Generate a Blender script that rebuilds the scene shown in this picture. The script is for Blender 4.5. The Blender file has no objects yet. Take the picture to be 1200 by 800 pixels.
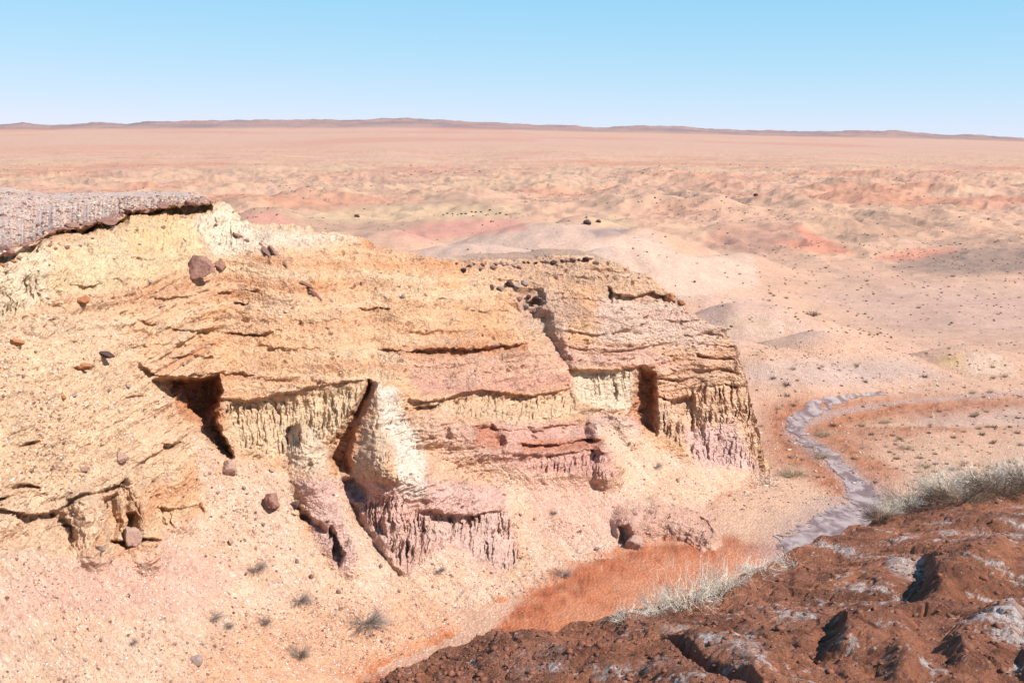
import bpy, bmesh, math, random
import numpy as np
from mathutils import Vector, Matrix

S = bpy.context.scene
COL = S.collection

# ------------------------------------------------------------------ camera
CAM_H = 16.0
F = 1333.0                      # focal length in photo pixels (photo is 1200 wide)
PITCH = math.atan((400 - 166) / F)
cam_d = bpy.data.cameras.new('camera')
cam_d.sensor_width = 36.0
cam_d.lens = 36.0 * F / 1200.0
cam_d.clip_start = 0.1
cam_d.clip_end = 60000
cam = bpy.data.objects.new('camera', cam_d)
cam.location = (0, 0, CAM_H)
cam.rotation_euler = (math.pi / 2 - PITCH, 0, 0)
COL.objects.link(cam)
S.camera = cam

# ------------------------------------------------------------------ light
SUN_AZ = math.radians(117)      # clockwise from +Y (view direction): the sun stands to the right
SUN_EL = math.radians(46)
world = bpy.data.worlds.new("World")
S.world = world
world.use_nodes = True
wn, wl = world.node_tree.nodes, world.node_tree.links
wn.clear()
wout = wn.new('ShaderNodeOutputWorld')
wbg = wn.new('ShaderNodeBackground')
sky = wn.new('ShaderNodeTexSky')
sky.sky_type = 'NISHITA'
sky.sun_disc = False
sky.sun_elevation = SUN_EL
sky.sun_rotation = SUN_AZ
sky.altitude = 0
sky.air_density = 0.5
sky.dust_density = 0
sky.ozone_density = 1.0
wbg.inputs['Strength'].default_value = 0.1
# the camera's highlight roll-off on the bright sky: c -> 1 / (a / c + k), per channel
def _vm(op, a, b):
    n = wn.new('ShaderNodeVectorMath'); n.operation = op
    for i, v in enumerate((a, b)):
        if hasattr(v, 'default_value'): wl.new(v, n.inputs[i])
        else: n.inputs[i].default_value = v
    return n.outputs[0]
_q = _vm('DIVIDE', (5.2, 1.7, .9), sky.outputs[0])
_q = _vm('ADD', _q, (.53, 1.00, .92))
_q = _vm('DIVIDE', (6.4, 6.4, 6.4), _q)
wl.new(_q, wbg.inputs[0])
wl.new(wbg.outputs[0], wout.inputs[0])

sun_d = bpy.data.lights.new('sun', 'SUN')
sun_d.energy = 4.8
sun_d.angle = math.radians(0.5)
sun_d.color = (1.0, 0.95, 0.88)
sun = bpy.data.objects.new('sun', sun_d)
sdir = Vector((math.sin(SUN_AZ) * math.cos(SUN_EL), math.cos(SUN_AZ) * math.cos(SUN_EL), math.sin(SUN_EL)))
sun.rotation_euler = sdir.to_track_quat('Z', 'Y').to_euler()
COL.objects.link(sun)
S.view_settings.view_transform = 'Standard'
S.view_settings.look = 'None'
S.view_settings.exposure = 0.68
S.view_settings.gamma = 1
S.view_settings.use_curve_mapping = False
S.cycles.max_bounces = 6
S.cycles.diffuse_bounces = 4

# ------------------------------------------------------------------ maths helpers
f32 = np.float32
CT, ST = math.cos(PITCH), math.sin(PITCH)

def to_world(px, py, Y):
    """point at horizontal distance Y in front of the view point that is seen at photo pixel (px, py)"""
    px, py, Y = np.broadcast_arrays(np.asarray(px, float), np.asarray(py, float), np.asarray(Y, float))
    u = (px - 600) / F; v = (400 - py) / F
    lam = Y / (CT + v * ST)
    return np.stack([u * lam, Y, CAM_H + lam * (-ST + v * CT)], -1)

def to_pixel(P):
    x, y, z = P[..., 0], P[..., 1], P[..., 2] - CAM_H
    d = y * CT - z * ST
    d = np.where(d < .1, .1, d)
    u = x / d; v = (y * ST + z * CT) / d
    return 600 + F * u, 400 - F * v

def _hash(ix, iy, iz, seed):
    h = (ix.astype(np.uint32) * np.uint32(374761393) + iy.astype(np.uint32) * np.uint32(668265263)
         + iz.astype(np.uint32) * np.uint32(2147483647) + np.uint32(seed * 1013904223 & 0xffffffff))
    h = (h ^ (h >> np.uint32(13))) * np.uint32(1274126177)
    h = (h ^ (h >> np.uint32(15))) * np.uint32(2246822519)
    return h ^ (h >> np.uint32(16))

_G = np.random.RandomState(5).normal(size=(256, 3)).astype(f32)
_G /= np.linalg.norm(_G, axis=1, keepdims=True)

def noise(x, y, z=0.0, seed=0):
    """gradient noise, about -1..1"""
    x, y, z = np.broadcast_arrays(np.asarray(x, f32), np.asarray(y, f32), np.asarray(z, f32))
    x0 = np.floor(x); y0 = np.floor(y); z0 = np.floor(z)
    fx, fy, fz = x - x0, y - y0, z - z0
    ix, iy, iz = x0.astype(np.int64), y0.astype(np.int64), z0.astype(np.int64)
    sx = fx * fx * fx * (fx * (fx * 6 - 15) + 10)
    sy = fy * fy * fy * (fy * (fy * 6 - 15) + 10)
    sz = fz * fz * fz * (fz * (fz * 6 - 15) + 10)
    flat = not np.any(fz) and not np.any(iz)
    def g(dx, dy, dz):
        i = _hash(ix + dx, iy + dy, iz + dz, seed) & np.uint32(255)
        v = _G[i]
        return v[..., 0] * (fx - dx) + v[..., 1] * (fy - dy) + v[..., 2] * (fz - dz)
    def plane(dz):
        a = g(0, 0, dz); a += sx * (g(1, 0, dz) - a)
        b = g(0, 1, dz); b += sx * (g(1, 1, dz) - b)
        return a + sy * (b - a)
    if flat:
        return plane(0) * 1.6
    a = plane(0)
    return (a + sz * (plane(1) - a)) * 1.6

def fbm(x, y, z=0.0, octv=4, seed=0, gain=.5, lac=2.03):
    s = 0; a = 1.0; n = 0
    for i in range(octv):
        s = s + a * noise(np.asarray(x) * lac ** i + i * 7.3, np.asarray(y) * lac ** i + i * 3.1, np.asarray(z) * lac ** i if np.ndim(z) or z else 0.0, seed + i)
        n += a; a *= gain
    return s / n

def sstep(a, b, x):
    t = np.clip((x - a) / (b - a), 0, 1)
    return t * t * (3 - 2 * t)

def lin(c):
    c = np.asarray(c, float) / 255.0
    return np.where(c <= .04045, c / 12.92, ((c + .055) / 1.055) ** 2.4)

ALB = 0.60
def alb(c):                       # surface colour, given as it reads when fully lit
    c = np.array(c, float); c[..., 2] = np.maximum(c[..., 2], c[..., 1] * (.66 + .12 * np.clip((c[..., 1] - 190) / 25, 0, 1)))
    return (lin(c) * ALB * np.array([.98, .97, 1.0])).astype(f32)

def tps_fit(pts, vals, reg=0.02):
    n = len(pts)
    d = np.linalg.norm(pts[:, None] - pts[None], axis=-1)
    K = np.where(d > 0, d * d * np.log(d + 1e-12), 0) + reg * np.eye(n)
    Pm = np.hstack([np.ones((n, 1)), pts])
    A = np.zeros((n + 3, n + 3)); A[:n, :n] = K; A[:n, n:] = Pm; A[n:, :n] = Pm.T
    w = np.linalg.solve(A, np.concatenate([vals, [0, 0, 0]]))
    return pts, w

def tps_eval(model, x, y):
    pts, w = model
    out = (w[-3] + w[-2] * x + w[-1] * y)
    for (a, b), k in zip(pts, w[:-3]):
        d2 = (x - a) ** 2 + (y - b) ** 2
        out = out + k * .5 * d2 * np.log(d2 + 1e-12)
    return out

def poly_mask(px, py, poly, soft=5.0):
    """1 inside the polygon, 0 outside, soft edge"""
    poly = np.asarray(poly, f32)
    x0, y0 = poly.min(0) - soft * 2; x1, y1 = poly.max(0) + soft * 2
    out = np.zeros(px.shape, f32)
    sel = (px > x0) & (px < x1) & (py > y0) & (py < y1)
    if not sel.any(): return out
    X, Y = px[sel].astype(f32), py[sel].astype(f32)
    inside = np.zeros(X.shape, bool); dist = np.full(X.shape, 1e9, f32)
    n = len(poly)
    for i in range(n):
        ax, ay = poly[i]; bx, by = poly[(i + 1) % n]
        c = (ay > Y) != (by > Y)
        with np.errstate(divide='ignore', invalid='ignore'):
            c &= X < (bx - ax) * (Y - ay) / (by - ay + 1e-9) + ax
        inside ^= c
        t = np.clip(((X - ax) * (bx - ax) + (Y - ay) * (by - ay)) / ((bx - ax) ** 2 + (by - ay) ** 2 + 1e-9), 0, 1)
        dist = np.minimum(dist, np.hypot(X - ax - t * (bx - ax), Y - ay - t * (by - ay)))
    out[sel] = sstep(-soft, soft, np.where(inside, dist, -dist))
    return out

def line_dist(px, py, line):
    """distance to a polyline, and 0..1 position along it"""
    line = np.asarray(line, f32)
    best = np.full(px.shape, 1e9, f32); tt = np.zeros(px.shape, f32)
    n = len(line) - 1
    for i in range(n):
        a, b = line[i], line[i + 1]; ab = b - a
        t = np.clip(((px - a[0]) * ab[0] + (py - a[1]) * ab[1]) / (ab @ ab + 1e-9), 0, 1)
        d = np.hypot(px - a[0] - t * ab[0], py - a[1] - t * ab[1])
        m = d < best
        best = np.where(m, d, best); tt = np.where(m, (i + t) / n, tt)
    return best, tt

# ------------------------------------------------------------------ materials
def mat_earth(name, speck=(.5, .5), bump=.5, scale=1.0, rough=.95, fine=9.0, tint=1.0):
    """earth whose base colour is the painted 'Col' of the mesh, broken up by grain and pebbles"""
    m = bpy.data.materials.new(name); m.use_nodes = True
    nt = m.node_tree; N, L = nt.nodes, nt.links
    bs = N['Principled BSDF']
    bs.inputs['Roughness'].default_value = rough
    bs.inputs['Specular IOR Level'].default_value = 0.12
    tc = N.new('ShaderNodeTexCoord')
    at = N.new('ShaderNodeAttribute'); at.attribute_name = 'Col'
    def tex_noise(sc, det, rgh=.6):
        n = N.new('ShaderNodeTexNoise'); n.inputs['Scale'].default_value = sc * scale
        n.inputs['Detail'].default_value = det; n.inputs['Roughness'].default_value = rgh
        L.new(tc.outputs['Object'], n.inputs['Vector']); return n
    n1 = tex_noise(fine, 6, .75)
    n2 = tex_noise(fine * .13, 5, .6)
    vo = N.new('ShaderNodeTexVoronoi'); vo.inputs['Scale'].default_value = 13 * scale
    L.new(tc.outputs['Object'], vo.inputs['Vector'])
    # value variation
    mr = N.new('ShaderNodeMapRange'); mr.inputs[1].default_value = .3; mr.inputs[2].default_value = .7
    mr.inputs[3].default_value = 1 - .5 * speck[0]; mr.inputs[4].default_value = 1 + .45 * speck[0]
    L.new(n1.outputs['Fac'], mr.inputs[0])
    mr2 = N.new('ShaderNodeMapRange'); mr2.inputs[1].default_value = .35; mr2.inputs[2].default_value = .65
    mr2.inputs[3].default_value = 1 - .16 * speck[0]; mr2.inputs[4].default_value = 1 + .14 * speck[0]
    L.new(n2.outputs['Fac'], mr2.inputs[0])
    mul = N.new('ShaderNodeMath'); mul.operation = 'MULTIPLY'
    L.new(mr.outputs[0], mul.inputs[0]); L.new(mr2.outputs[0], mul.inputs[1])
    vm = N.new('ShaderNodeVectorMath'); vm.operation = 'SCALE'
    L.new(at.outputs['Color'], vm.inputs[0]); L.new(mul.outputs[0], vm.inputs['Scale'])
    # pebbles of their own colour, set in the ground
    ramp = N.new('ShaderNodeValToRGB')
    cr = ramp.color_ramp; cr.interpolation = 'CONSTANT'
    cols = [(.30, .21, .19), (.62, .52, .46), (.40, .28, .22), (.75, .70, .65), (.24, .17, .16), (.55, .38, .28)]
    while len(cr.elements) < len(cols): cr.elements.new(.5)
    for i, c in enumerate(cols):
        cr.elements[i].position = i / len(cols); cr.elements[i].color = (*c, 1)
    sep = N.new('ShaderNodeSeparateColor'); L.new(vo.outputs['Color'], sep.inputs[0])
    L.new(sep.outputs[0], ramp.inputs[0])
    near = N.new('ShaderNodeMath'); near.operation = 'LESS_THAN'; near.inputs[1].default_value = .32
    L.new(vo.outputs['Distance'], near.inputs[0])
    pick = N.new('ShaderNodeMath'); pick.operation = 'GREATER_THAN'; pick.inputs[1].default_value = 1 - .55 * speck[1]
    L.new(sep.outputs[1], pick.inputs[0])
    pm = N.new('ShaderNodeMath'); pm.operation = 'MULTIPLY'
    L.new(near.outputs[0], pm.inputs[0]); L.new(pick.outputs[0], pm.inputs[1])
    at2 = N.new('ShaderNodeAttribute'); at2.attribute_name = 'peb'
    pm2 = N.new('ShaderNodeMath'); pm2.operation = 'MULTIPLY'
    L.new(pm.outputs[0], pm2.inputs[0]); L.new(at2.outputs['Fac'], pm2.inputs[1])
    mix = N.new('ShaderNodeMix'); mix.data_type = 'RGBA'
    L.new(pm2.outputs[0], mix.inputs[0]); L.new(vm.outputs[0], mix.inputs[6]); L.new(ramp.outputs[0], mix.inputs[7])
    L.new(mix.outputs[2], bs.inputs['Base Color'])
    # relief
    add = N.new('ShaderNodeMath'); add.operation = 'ADD'
    inv = N.new('ShaderNodeMath'); inv.operation = 'MULTIPLY_ADD'; inv.inputs[1].default_value = -.5; inv.inputs[2].default_value = .5
    L.new(vo.outputs['Distance'], inv.inputs[0])
    L.new(n1.outputs['Fac'], add.inputs[0]); L.new(inv.outputs[0], add.inputs[1])
    bp = N.new('ShaderNodeBump'); bp.inputs['Strength'].default_value = bump; bp.inputs['Distance'].default_value = .12 / scale
    L.new(add.outputs[0], bp.inputs['Height']); L.new(bp.outputs[0], bs.inputs['Normal'])
    return m

def mat_simple(name, c, var=.3, scale=8, bump=.4, rough=.9, spec=.15, dist=.03):
    m = bpy.data.materials.new(name); m.use_nodes = True
    N, L = m.node_tree.nodes, m.node_tree.links
    bs = N['Principled BSDF']; bs.inputs['Roughness'].default_value = rough
    bs.inputs['Specular IOR Level'].default_value = spec
    tc = N.new('ShaderNodeTexCoord')
    n = N.new('ShaderNodeTexNoise'); n.inputs['Scale'].default_value = scale; n.inputs['Detail'].default_value = 7
    n.inputs['Roughness'].default_value = .7
    L.new(tc.outputs['Object'], n.inputs['Vector'])
    r = N.new('ShaderNodeValToRGB'); c = np.asarray(c)
    r.color_ramp.elements[0].position = .3; r.color_ramp.elements[1].position = .72
    r.color_ramp.elements[0].color = (*(c * (1 - var)), 1); r.color_ramp.elements[1].color = (*(c * (1 + var)), 1)
    L.new(n.outputs['Fac'], r.inputs[0]); L.new(r.outputs[0], bs.inputs['Base Color'])
    if bump:
        bp = N.new('ShaderNodeBump'); bp.inputs['Strength'].default_value = bump; bp.inputs['Distance'].default_value = dist
        L.new(n.outputs['Fac'], bp.inputs['Height']); L.new(bp.outputs[0], bs.inputs['Normal'])
    return m

def grid_mesh(name, P, col, peb, mat, kind='structure', smooth=False):
    nr, nc = P.shape[:2]
    me = bpy.data.meshes.new(name)
    n = nr * nc
    me.vertices.add(n); me.vertices.foreach_set('co', P.reshape(-1).astype(f32))
    i = np.arange(n).reshape(nr, nc)
    q = np.stack([i[:-1, :-1], i[:-1, 1:], i[1:, 1:], i[1:, :-1]], -1).reshape(-1, 4)
    me.loops.add(q.size); me.polygons.add(len(q))
    me.polygons.foreach_set('loop_start', np.arange(0, q.size, 4, dtype=np.int32))
    me.polygons.foreach_set('loop_total', np.full(len(q), 4, np.int32))
    me.loops.foreach_set('vertex_index', q.reshape(-1).astype(np.int32))
    me.polygons.foreach_set('use_smooth', np.full(len(q), smooth))
    a = me.color_attributes.new('Col', 'FLOAT_COLOR', 'POINT')
    a.data.foreach_set('color', np.concatenate([np.clip(col, 0, .95).reshape(-1, 3), np.ones((n, 1))], 1).astype(f32).reshape(-1))
    b = me.attributes.new('peb', 'FLOAT', 'POINT')
    b.data.foreach_set('value', peb.reshape(-1).astype(f32))
    me.update(calc_edges=True)
    me.materials.append(mat)
    o = bpy.data.objects.new(name, me); COL.objects.link(o)
    o['kind'] = kind
    return o

def grid_normals(P):
    du = np.gradient(P, axis=1); dv = np.gradient(P, axis=0)
    n = np.cross(du, dv); n /= np.linalg.norm(n, axis=-1, keepdims=True) + 1e-9
    return n

def interp_poly(line, x):
    line = np.asarray(line, float)
    return np.interp(x, line[:, 0], line[:, 1])

def paint(col, mask, c):
    return col + mask[..., None] * (alb(c) - col)

# ================================================================== CLIFF
CTRL = [
 (-250,330,26),(-250,450,25),(-250,600,23),(-250,760,20.5),(-250,950,17),
 (0,292,30.5),(0,350,29.8),(0,400,29),(0,500,27.5),(0,570,26.5),(0,610,26.3),(0,700,24.6),(0,800,22.5),(0,980,19),
 (60,270,35.5),(60,350,32),(60,450,30),(60,600,28.3),
 (130,252,41),(130,300,37),(130,400,33.4),(130,480,32),(130,560,31),(130,650,29.6),(130,800,26),(130,930,23),
 (200,242,44),(200,300,40),(200,440,36.5),
 (250,240,46),(250,320,42),(250,380,40),(250,440,38.5),(250,520,37),(250,600,35.2),(250,700,32.5),(250,800,29),(250,880,26.5),
 (350,267,48),(350,330,44.5),(350,400,42),(350,455,40),(350,520,39),(350,600,37.3),(350,700,34.6),(350,790,31.3),
 (450,292,50),(450,350,46.5),(450,410,43.5),(450,460,41.3),(450,540,40),(450,620,38.5),(450,680,36.6),(450,780,33),
 (550,306,53),(550,360,49.5),(550,410,47),(550,465,44.6),(550,530,43.2),(550,600,41.8),(550,680,39),(550,740,35.6),
 (650,303,55),(650,360,51.5),(650,420,49.3),(650,480,47.6),(650,545,46.2),(650,600,44.4),(650,660,41.5),(650,700,38.4),
 (750,310,56.2),(750,360,54),(750,420,52.5),(750,500,51),(750,560,48.3),(750,632,44.2),
 (830,360,56.5),(830,430,54.8),(830,500,53.8),(830,540,52.6),(830,600,47.9),(830,645,43.4),
 (870,410,56.5),(870,480,55.3),(870,545,53.6),(870,610,47.0),
 (940,555,53.6),(940,600,47.9),(1000,575,51),(1000,600,47.9)]
RIM = [(-260,345),(-100,318),(0,293),(15,290),(40,281),(62,269),(75,265),(100,261),(130,252),(150,247),(180,241),(210,238),(238,236),(254,237),(266,240),(275,247),(290,261),(310,263),(330,266),(360,268),(390,272),(410,276),(430,283),(455,291),(480,298),(510,303),(545,306),(575,304),(600,303),(650,301),(695,299),(715,306),(735,312),(760,326),(790,345),(805,362),(830,378),(850,387),(860,398),(867,412),(870,425),(872,440),(874,475),(876,510),(879,535),(890,549),(920,562),(950,575),(1000,590)]
FOOT = [(-260,1000),(0,960),(130,915),(250,868),(330,828),(440,806),(520,776),(600,740),(650,700),(700,676),(740,662),(850,652),(900,636),(960,615),(1000,607)]
mdl = tps_fit(np.array([(a / 100, b / 100) for a, b, _ in CTRL]), np.array([c for _, _, c in CTRL], float))

cols = np.concatenate([np.linspace(-260, -4, 60), np.arange(0, 864, 1.05), np.linspace(864.4, 892, 190), np.linspace(893, 1000, 60)])
NF = 520
rim_y = interp_poly(RIM, cols); foot_y = interp_poly(FOOT, cols)
rim_y = rim_y + 1.4 * noise(cols / 9, 0.5, seed=3) + .8 * noise(cols / 3, 0.5, seed=4)
t = np.linspace(0, 1, NF)
PX = np.broadcast_to(cols, (NF, len(cols))).astype(f32)
PY = (foot_y + (rim_y - foot_y) * t[:, None]).astype(f32)
_w = sstep(770, 862, cols)[None, :] * sstep(905, 880, cols)[None, :]
PX = (PX + _w * (np.clip(PY - 425, 0, 125) * .15 + 4.2 * fbm(PY / 14, PX / 60, octv=3, seed=7) * sstep(400, 420, PY))).astype(f32)
D = tps_eval(mdl, PX / 100, PY / 100).astype(f32)
D0 = D.copy()

# --- hand-placed relief (in metres of depth; + goes into the cliff)
wx = PX + 3.5 * fbm(PX / 28, PY / 28, octv=3, seed=11) + 1.2 * noise(PX / 6, PY / 6, seed=12)
wy = PY + 3.0 * fbm(PX / 30, PY / 30, octv=3, seed=14) + 1.5 * noise(PX / 7, PY / 5, seed=15)
R = np.zeros_like(D)

def ledge(line, depth, h, lip=.25, ramp=2.0, hup=9):
    """overhanging lip along a line, with an undercut of the given depth below it"""
    global R
    line = np.asarray(line, float); x0, x1 = line[0, 0], line[-1, 0]
    depth = depth * (.5 if depth >= .6 else .6) if depth < 1.5 else depth - .7
    sel = (wx > x0 - 1) & (wx < x1 + 1) & (np.abs(PY - interp_poly(line, PX)) < h * 3 + 40)
    X = wx[sel]
    k = np.clip(np.minimum(X - x0, x1 - X) / (6 + .06 * (x1 - x0)), 0, 1) ** .7
    k = k * (1 + .35 * noise(X / 11, 3.3, seed=21))
    b = wy[sel] - interp_poly(line, X)
    rec = sstep(0, ramp, b) * (1 - sstep(h * .35, h, b)) * depth
    up = -lip * depth * sstep(-hup, -1, b) * (1 - sstep(-1, ramp, b))
    R[sel] += k * (rec + up)

def pocket(poly, depth, soft=3.0):
    global R
    R += poly_mask(wx, wy, poly, soft) * depth

def spur(line, w, h, sharp=1.4):
    """a rib that stands out of the wall; w = half width in px at start and end"""
    global R
    w0, w1 = w if isinstance(w, tuple) else (w, w)
    h0, h1 = h if isinstance(h, tuple) else (h, h)
    l = np.array(line, float); m = max(w0, w1) * 1.6
    x0, y0 = l.min(0) - m; x1, y1 = l.max(0) + m
    sel = (PX > x0) & (PX < x1) & (PY > y0) & (PY < y1)
    d, tt = line_dist(wx[sel], wy[sel], line)
    w_ = w0 + (w1 - w0) * tt; h_ = h0 + (h1 - h0) * tt
    R[sel] -= h_ * (1 - sstep(0, 1, d / w_) ) ** (1 / sharp)

# broad ribs and bays
spur([(150,290),(175,380),(190,430)], 60, (.8, .3))
spur([(330,300),(350,370),(345,450)], 70, (.9, .1))
pocket([(255,300),(290,330),(300,400),(270,440),(250,400)], .5, 30)
spur([(520,330),(560,390),(590,450)], 80, (.9, .35))
pocket([(430,330),(455,380),(450,450),(425,440),(415,380)], .7, 22)
pocket([(600,360),(640,370),(665,430),(640,400),(612,372)], 1.0, 10)
spur([(700,330),(720,380),(740,430)], 50, .6)
# bay with the large cave
pocket([(262,468),(330,470),(395,455),(405,500),(395,545),(340,560),(280,540)], .22, 14)
pocket([(178,446),(205,444),(232,446),(257,440),(262,456),(254,474),(256,498),(264,516),(270,537),(260,532),(242,514),(222,498),(214,484),(203,470)], 1.8, 4)
pocket([(205,448),(250,446),(252,470),(240,490),(222,480)], 1.1, 8)
ledge([(160,424),(175,434),(190,440),(215,443),(256,438)], .8, 10)
ledge([(248,463),(285,467),(310,465),(345,459),(388,451),(404,450),(434,446)], .3, 42, lip=.5, ramp=2.5)
ledge([(212,441),(230,436),(262,434),(300,438)], .28, 9)
# pagoda pillar and its skirt
spur([(444,452),(446,500),(452,545)], (10, 44), (.55, 1.0), 1.15)
spur([(452,545),(470,600),(500,640)], (40, 66), (1.1, .9), 1.2)
spur([(500,560),(530,600),(560,650)], (30, 60), (.6, .75), 1.2)
spur([(480,560),(520,575),(580,600)], 30, .7)
pocket([(432,447),(437,455),(425,480),(414,505),(409,530),(410,553),(399,552),(387,536),(389,520),(402,497),(416,478),(428,460)], 1.15, 4.5)
pocket([(403,562),(415,560),(431,574),(428,586),(412,583),(403,574)], .5, 5)
pocket([(410,592),(420,594),(430,615),(446,642),(468,672),(455,662),(434,640),(418,616)], .45, 5)
ledge([(404,560),(420,558),(455,566),(480,566)], .12, 8)
ledge([(488,600),(510,597),(530,602),(555,603),(580,596),(592,598)], .5, 24, lip=.45)

# small cone
spur([(352,498),(356,520),(366,555)], (8, 32), (.75, .5), 1.6)
pocket([(337,502),(341,500),(338,520),(334,512)], .5, 2)
# pink rib left of the pillar
spur([(368,575),(392,610),(412,650)], (26, 32), (.5, .45), 1.4)
pocket([(388,618),(396,626),(404,650),(397,662),(389,645)], .8, 2.5)
pocket([(344,590),(360,598),(366,612),(352,610)], .4, 3)
ledge([(340,600),(362,604),(388,622)], .35, 8)
# central ledges
ledge([(444,408),(470,407),(505,407),(560,407),(590,403),(618,400)], .75, 13, lip=.5)
ledge([(500,409),(520,412),(545,412),(556,410)], .35, 7)
ledge([(416,361),(440,361),(466,360)], .4, 7)
ledge([(474,467),(500,470),(520,468),(540,460),(560,456),(590,460),(620,464),(645,459),(672,454)], .45, 30, lip=.6)
ledge([(485,476),(500,475),(514,474)], .7, 9)
ledge([(560,434),(580,438),(610,432)], .12, 8)
# pink ledges, centre right
spur([(520,500),(570,520),(640,540),(700,540)], 38, .8, 1.2)
spur([(700,500),(712,530),(716,552)], (14, 26), 1.0, 1.4)
pocket([(515,500),(523,498),(528,514),(518,514)], .3, 4)
pocket([(556,500),(578,498),(592,520),(586,530),(570,520)], .5, 5)

ledge([(556,497),(600,503),(650,498),(700,494)], .25, 9)
ledge([(608,519),(640,522),(670,517),(690,512),(706,514)], .65, 10, lip=.5)
ledge([(596,531),(640,533),(690,527),(722,530)], .35, 26, lip=.3)
ledge([(617,503),(640,504)], .35, 6)
# fluted white panel
ledge([(660,431),(690,433),(730,433),(752,428),(772,430)], .5, 60, lip=.6)
pocket([(752,431),(766,438),(767,470),(766,510),(752,500),(737,488),(744,460),(750,446)], 1.2, 4.5)
spur([(722,480),(735,500),(740,510)], (14, 20), .5)
# right block
spur([(775,440),(785,480),(800,520)], 24, .3)
pocket([(786,470),(812,466),(816,500),(812,530),(800,522),(790,500)], .55, 4)
spur([(830,430),(838,480),(850,535)], (18, 34), .45, 1.5)
spur([(800,500),(812,530),(822,556)], (12, 30), .5, 1.3)
pocket([(808,430),(818,440),(822,490),(826,530),(816,520),(810,480)], .02, 5)
ledge([(766,440),(800,445),(812,440)], .45, 7)
ledge([(768,462),(790,466),(814,462)], .6, 9)
ledge([(812,412),(835,418),(868,420)], .6, 7)
ledge([(822,434),(845,430),(870,436)], .55, 8)
ledge([(815,391),(832,388),(850,392)], .4, 6)
ledge([(818,400),(850,404),(868,406)], .3, 5)
ledge([(826,452),(850,448),(874,452)], .35, 7)
# ledge high on the right and rubble hollow
ledge([(712,340),(728,345),(745,346),(763,341),(800,346)], .75, 11, lip=.7, hup=12)
pocket([(712,336),(718,337),(716,354),(711,352)], .6, 2.5)
pocket([(604,342),(634,340),(636,358),(626,368),(614,364),(608,352)], .7, 5)
ledge([(612,352),(625,355),(636,354)], .5, 7)
ledge([(572,330),(600,327),(622,326)], .3, 7)
ledge([(690,313),(715,316),(740,318)], .2, 6)
ledge([(640,322),(700,324),(712,330)], .15, 8)
ledge([(505,346),(520,350),(532,351)], .3, 5)
ledge([(540,360),(600,366),(612,372)], .2, 9)
# hanging cap along the plateau edge (its underside is in shade)
ledge([(-260,356),(-60,318),(0,300),(14,297),(28,292)], 1.7, 11, lip=.4)
ledge([(24,290),(40,289),(46,280),(60,272),(76,268),(100,267),(112,264)], 1.7, 10, lip=.4)
ledge([(96,266),(118,259),(140,256),(152,253)], 1.7, 12, lip=.5)
ledge([(142,250),(160,247),(182,244),(200,243)], 1.5, 8, lip=.5)
ledge([(194,243),(214,242),(232,241),(250,239)], 1.7, 12, lip=.5)
# ledges on the left slope
for l, d, h in [
    ([(148,298),(165,301),(186,300)], .3, 6), ([(84,328),(100,331),(121,328)], .35, 6), ([(128,327),(146,326)], .25, 5),
    ([(173,347),(195,349),(223,346)], .4, 6), ([(228,341),(246,341)], .3, 5), ([(249,341),(262,343),(273,341)], .45, 6),
    ([(281,338),(305,337)], .35, 6), ([(269,354),(280,357),(291,356)], .4, 6), ([(164,372),(175,377),(186,380)], .4, 6),
    ([(194,383),(225,387),(256,384)], .4, 6), ([(262,386),(290,391),(321,387)], .35, 6), ([(192,419),(222,415),(252,418)], .3, 6),
    ([(83,430),(98,431),(112,427)], .35, 6), ([(300,400),(340,408),(380,404)], .18, 9), ([(150,404),(200,402),(260,404)], .15, 8),
    ([(24,521),(38,517),(49,514)], .5, 6), ([(14,569),(32,566),(52,570)], .6, 7), ([(-10,584),(4,581),(12,579)], .5, 6),
    ([(-120,560),(-40,580),(12,598),(36,602),(60,600),(80,590)], .8, 12), ([(76,592),(95,578),(118,574),(140,566),(152,557)], .5, 9),
    ([(183,519),(194,521),(214,515)], .5, 8), ([(128,631),(150,632),(168,628),(192,632)], .7, 9), ([(70,612),(90,614)], .3, 6),
    ([(146,466),(158,463),(172,464)], .3, 6), ([(180,590),(205,594),(240,588)], .25, 16), ([(300,440),(340,445),(380,436)], .14, 9),
    ([(345,372),(372,376),(400,372)], .15, 7), ([(470,384),(520,388),(560,384)], .15, 8), ([(480,426),(520,428),(560,424)], .14, 8),
    ([(655,385),(700,390),(745,384)], .2, 8), ([(660,405),(720,410),(790,400)], .2, 8), ([(640,352),(690,350),(712,352)], .15, 7),
    ([(760,372),(800,376),(826,372)], .2, 7), ([(800,391),(812,393)], .3, 5)]:
    ledge(l, d, h)
# little crag low on the left
spur([(100,585),(110,615),(112,645)], (20, 26), .7)
spur([(160,560),(172,600),(176,650)], (18, 26), .7)
pocket([(150,602),(158,600),(160,622),(150,624)], .6, 2.5)
pocket([(60,600),(78,604),(92,630),(84,640),(66,625)], .5, 5)
pocket([(120,585),(136,580),(140,620),(132,640),(122,625)], .55, 6)
spur([(205,540),(212,575),(214,605)], (18, 26), .55)
# outcrop by the wash
spur([(742,612),(775,604),(810,612),(830,624)], 27, 1.35, 1.7)
pocket([(726,618),(736,616),(741,632),(736,642),(727,634)], .5, 3.5)
ledge([(756,634),(768,637),(782,634),(800,640)], .5, 9)
pocket([(820,604),(828,606),(838,624),(832,628),(824,616)], .6, 2.5)
pocket([(842,612),(848,616),(850,632),(845,628)], .4, 2)

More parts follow.
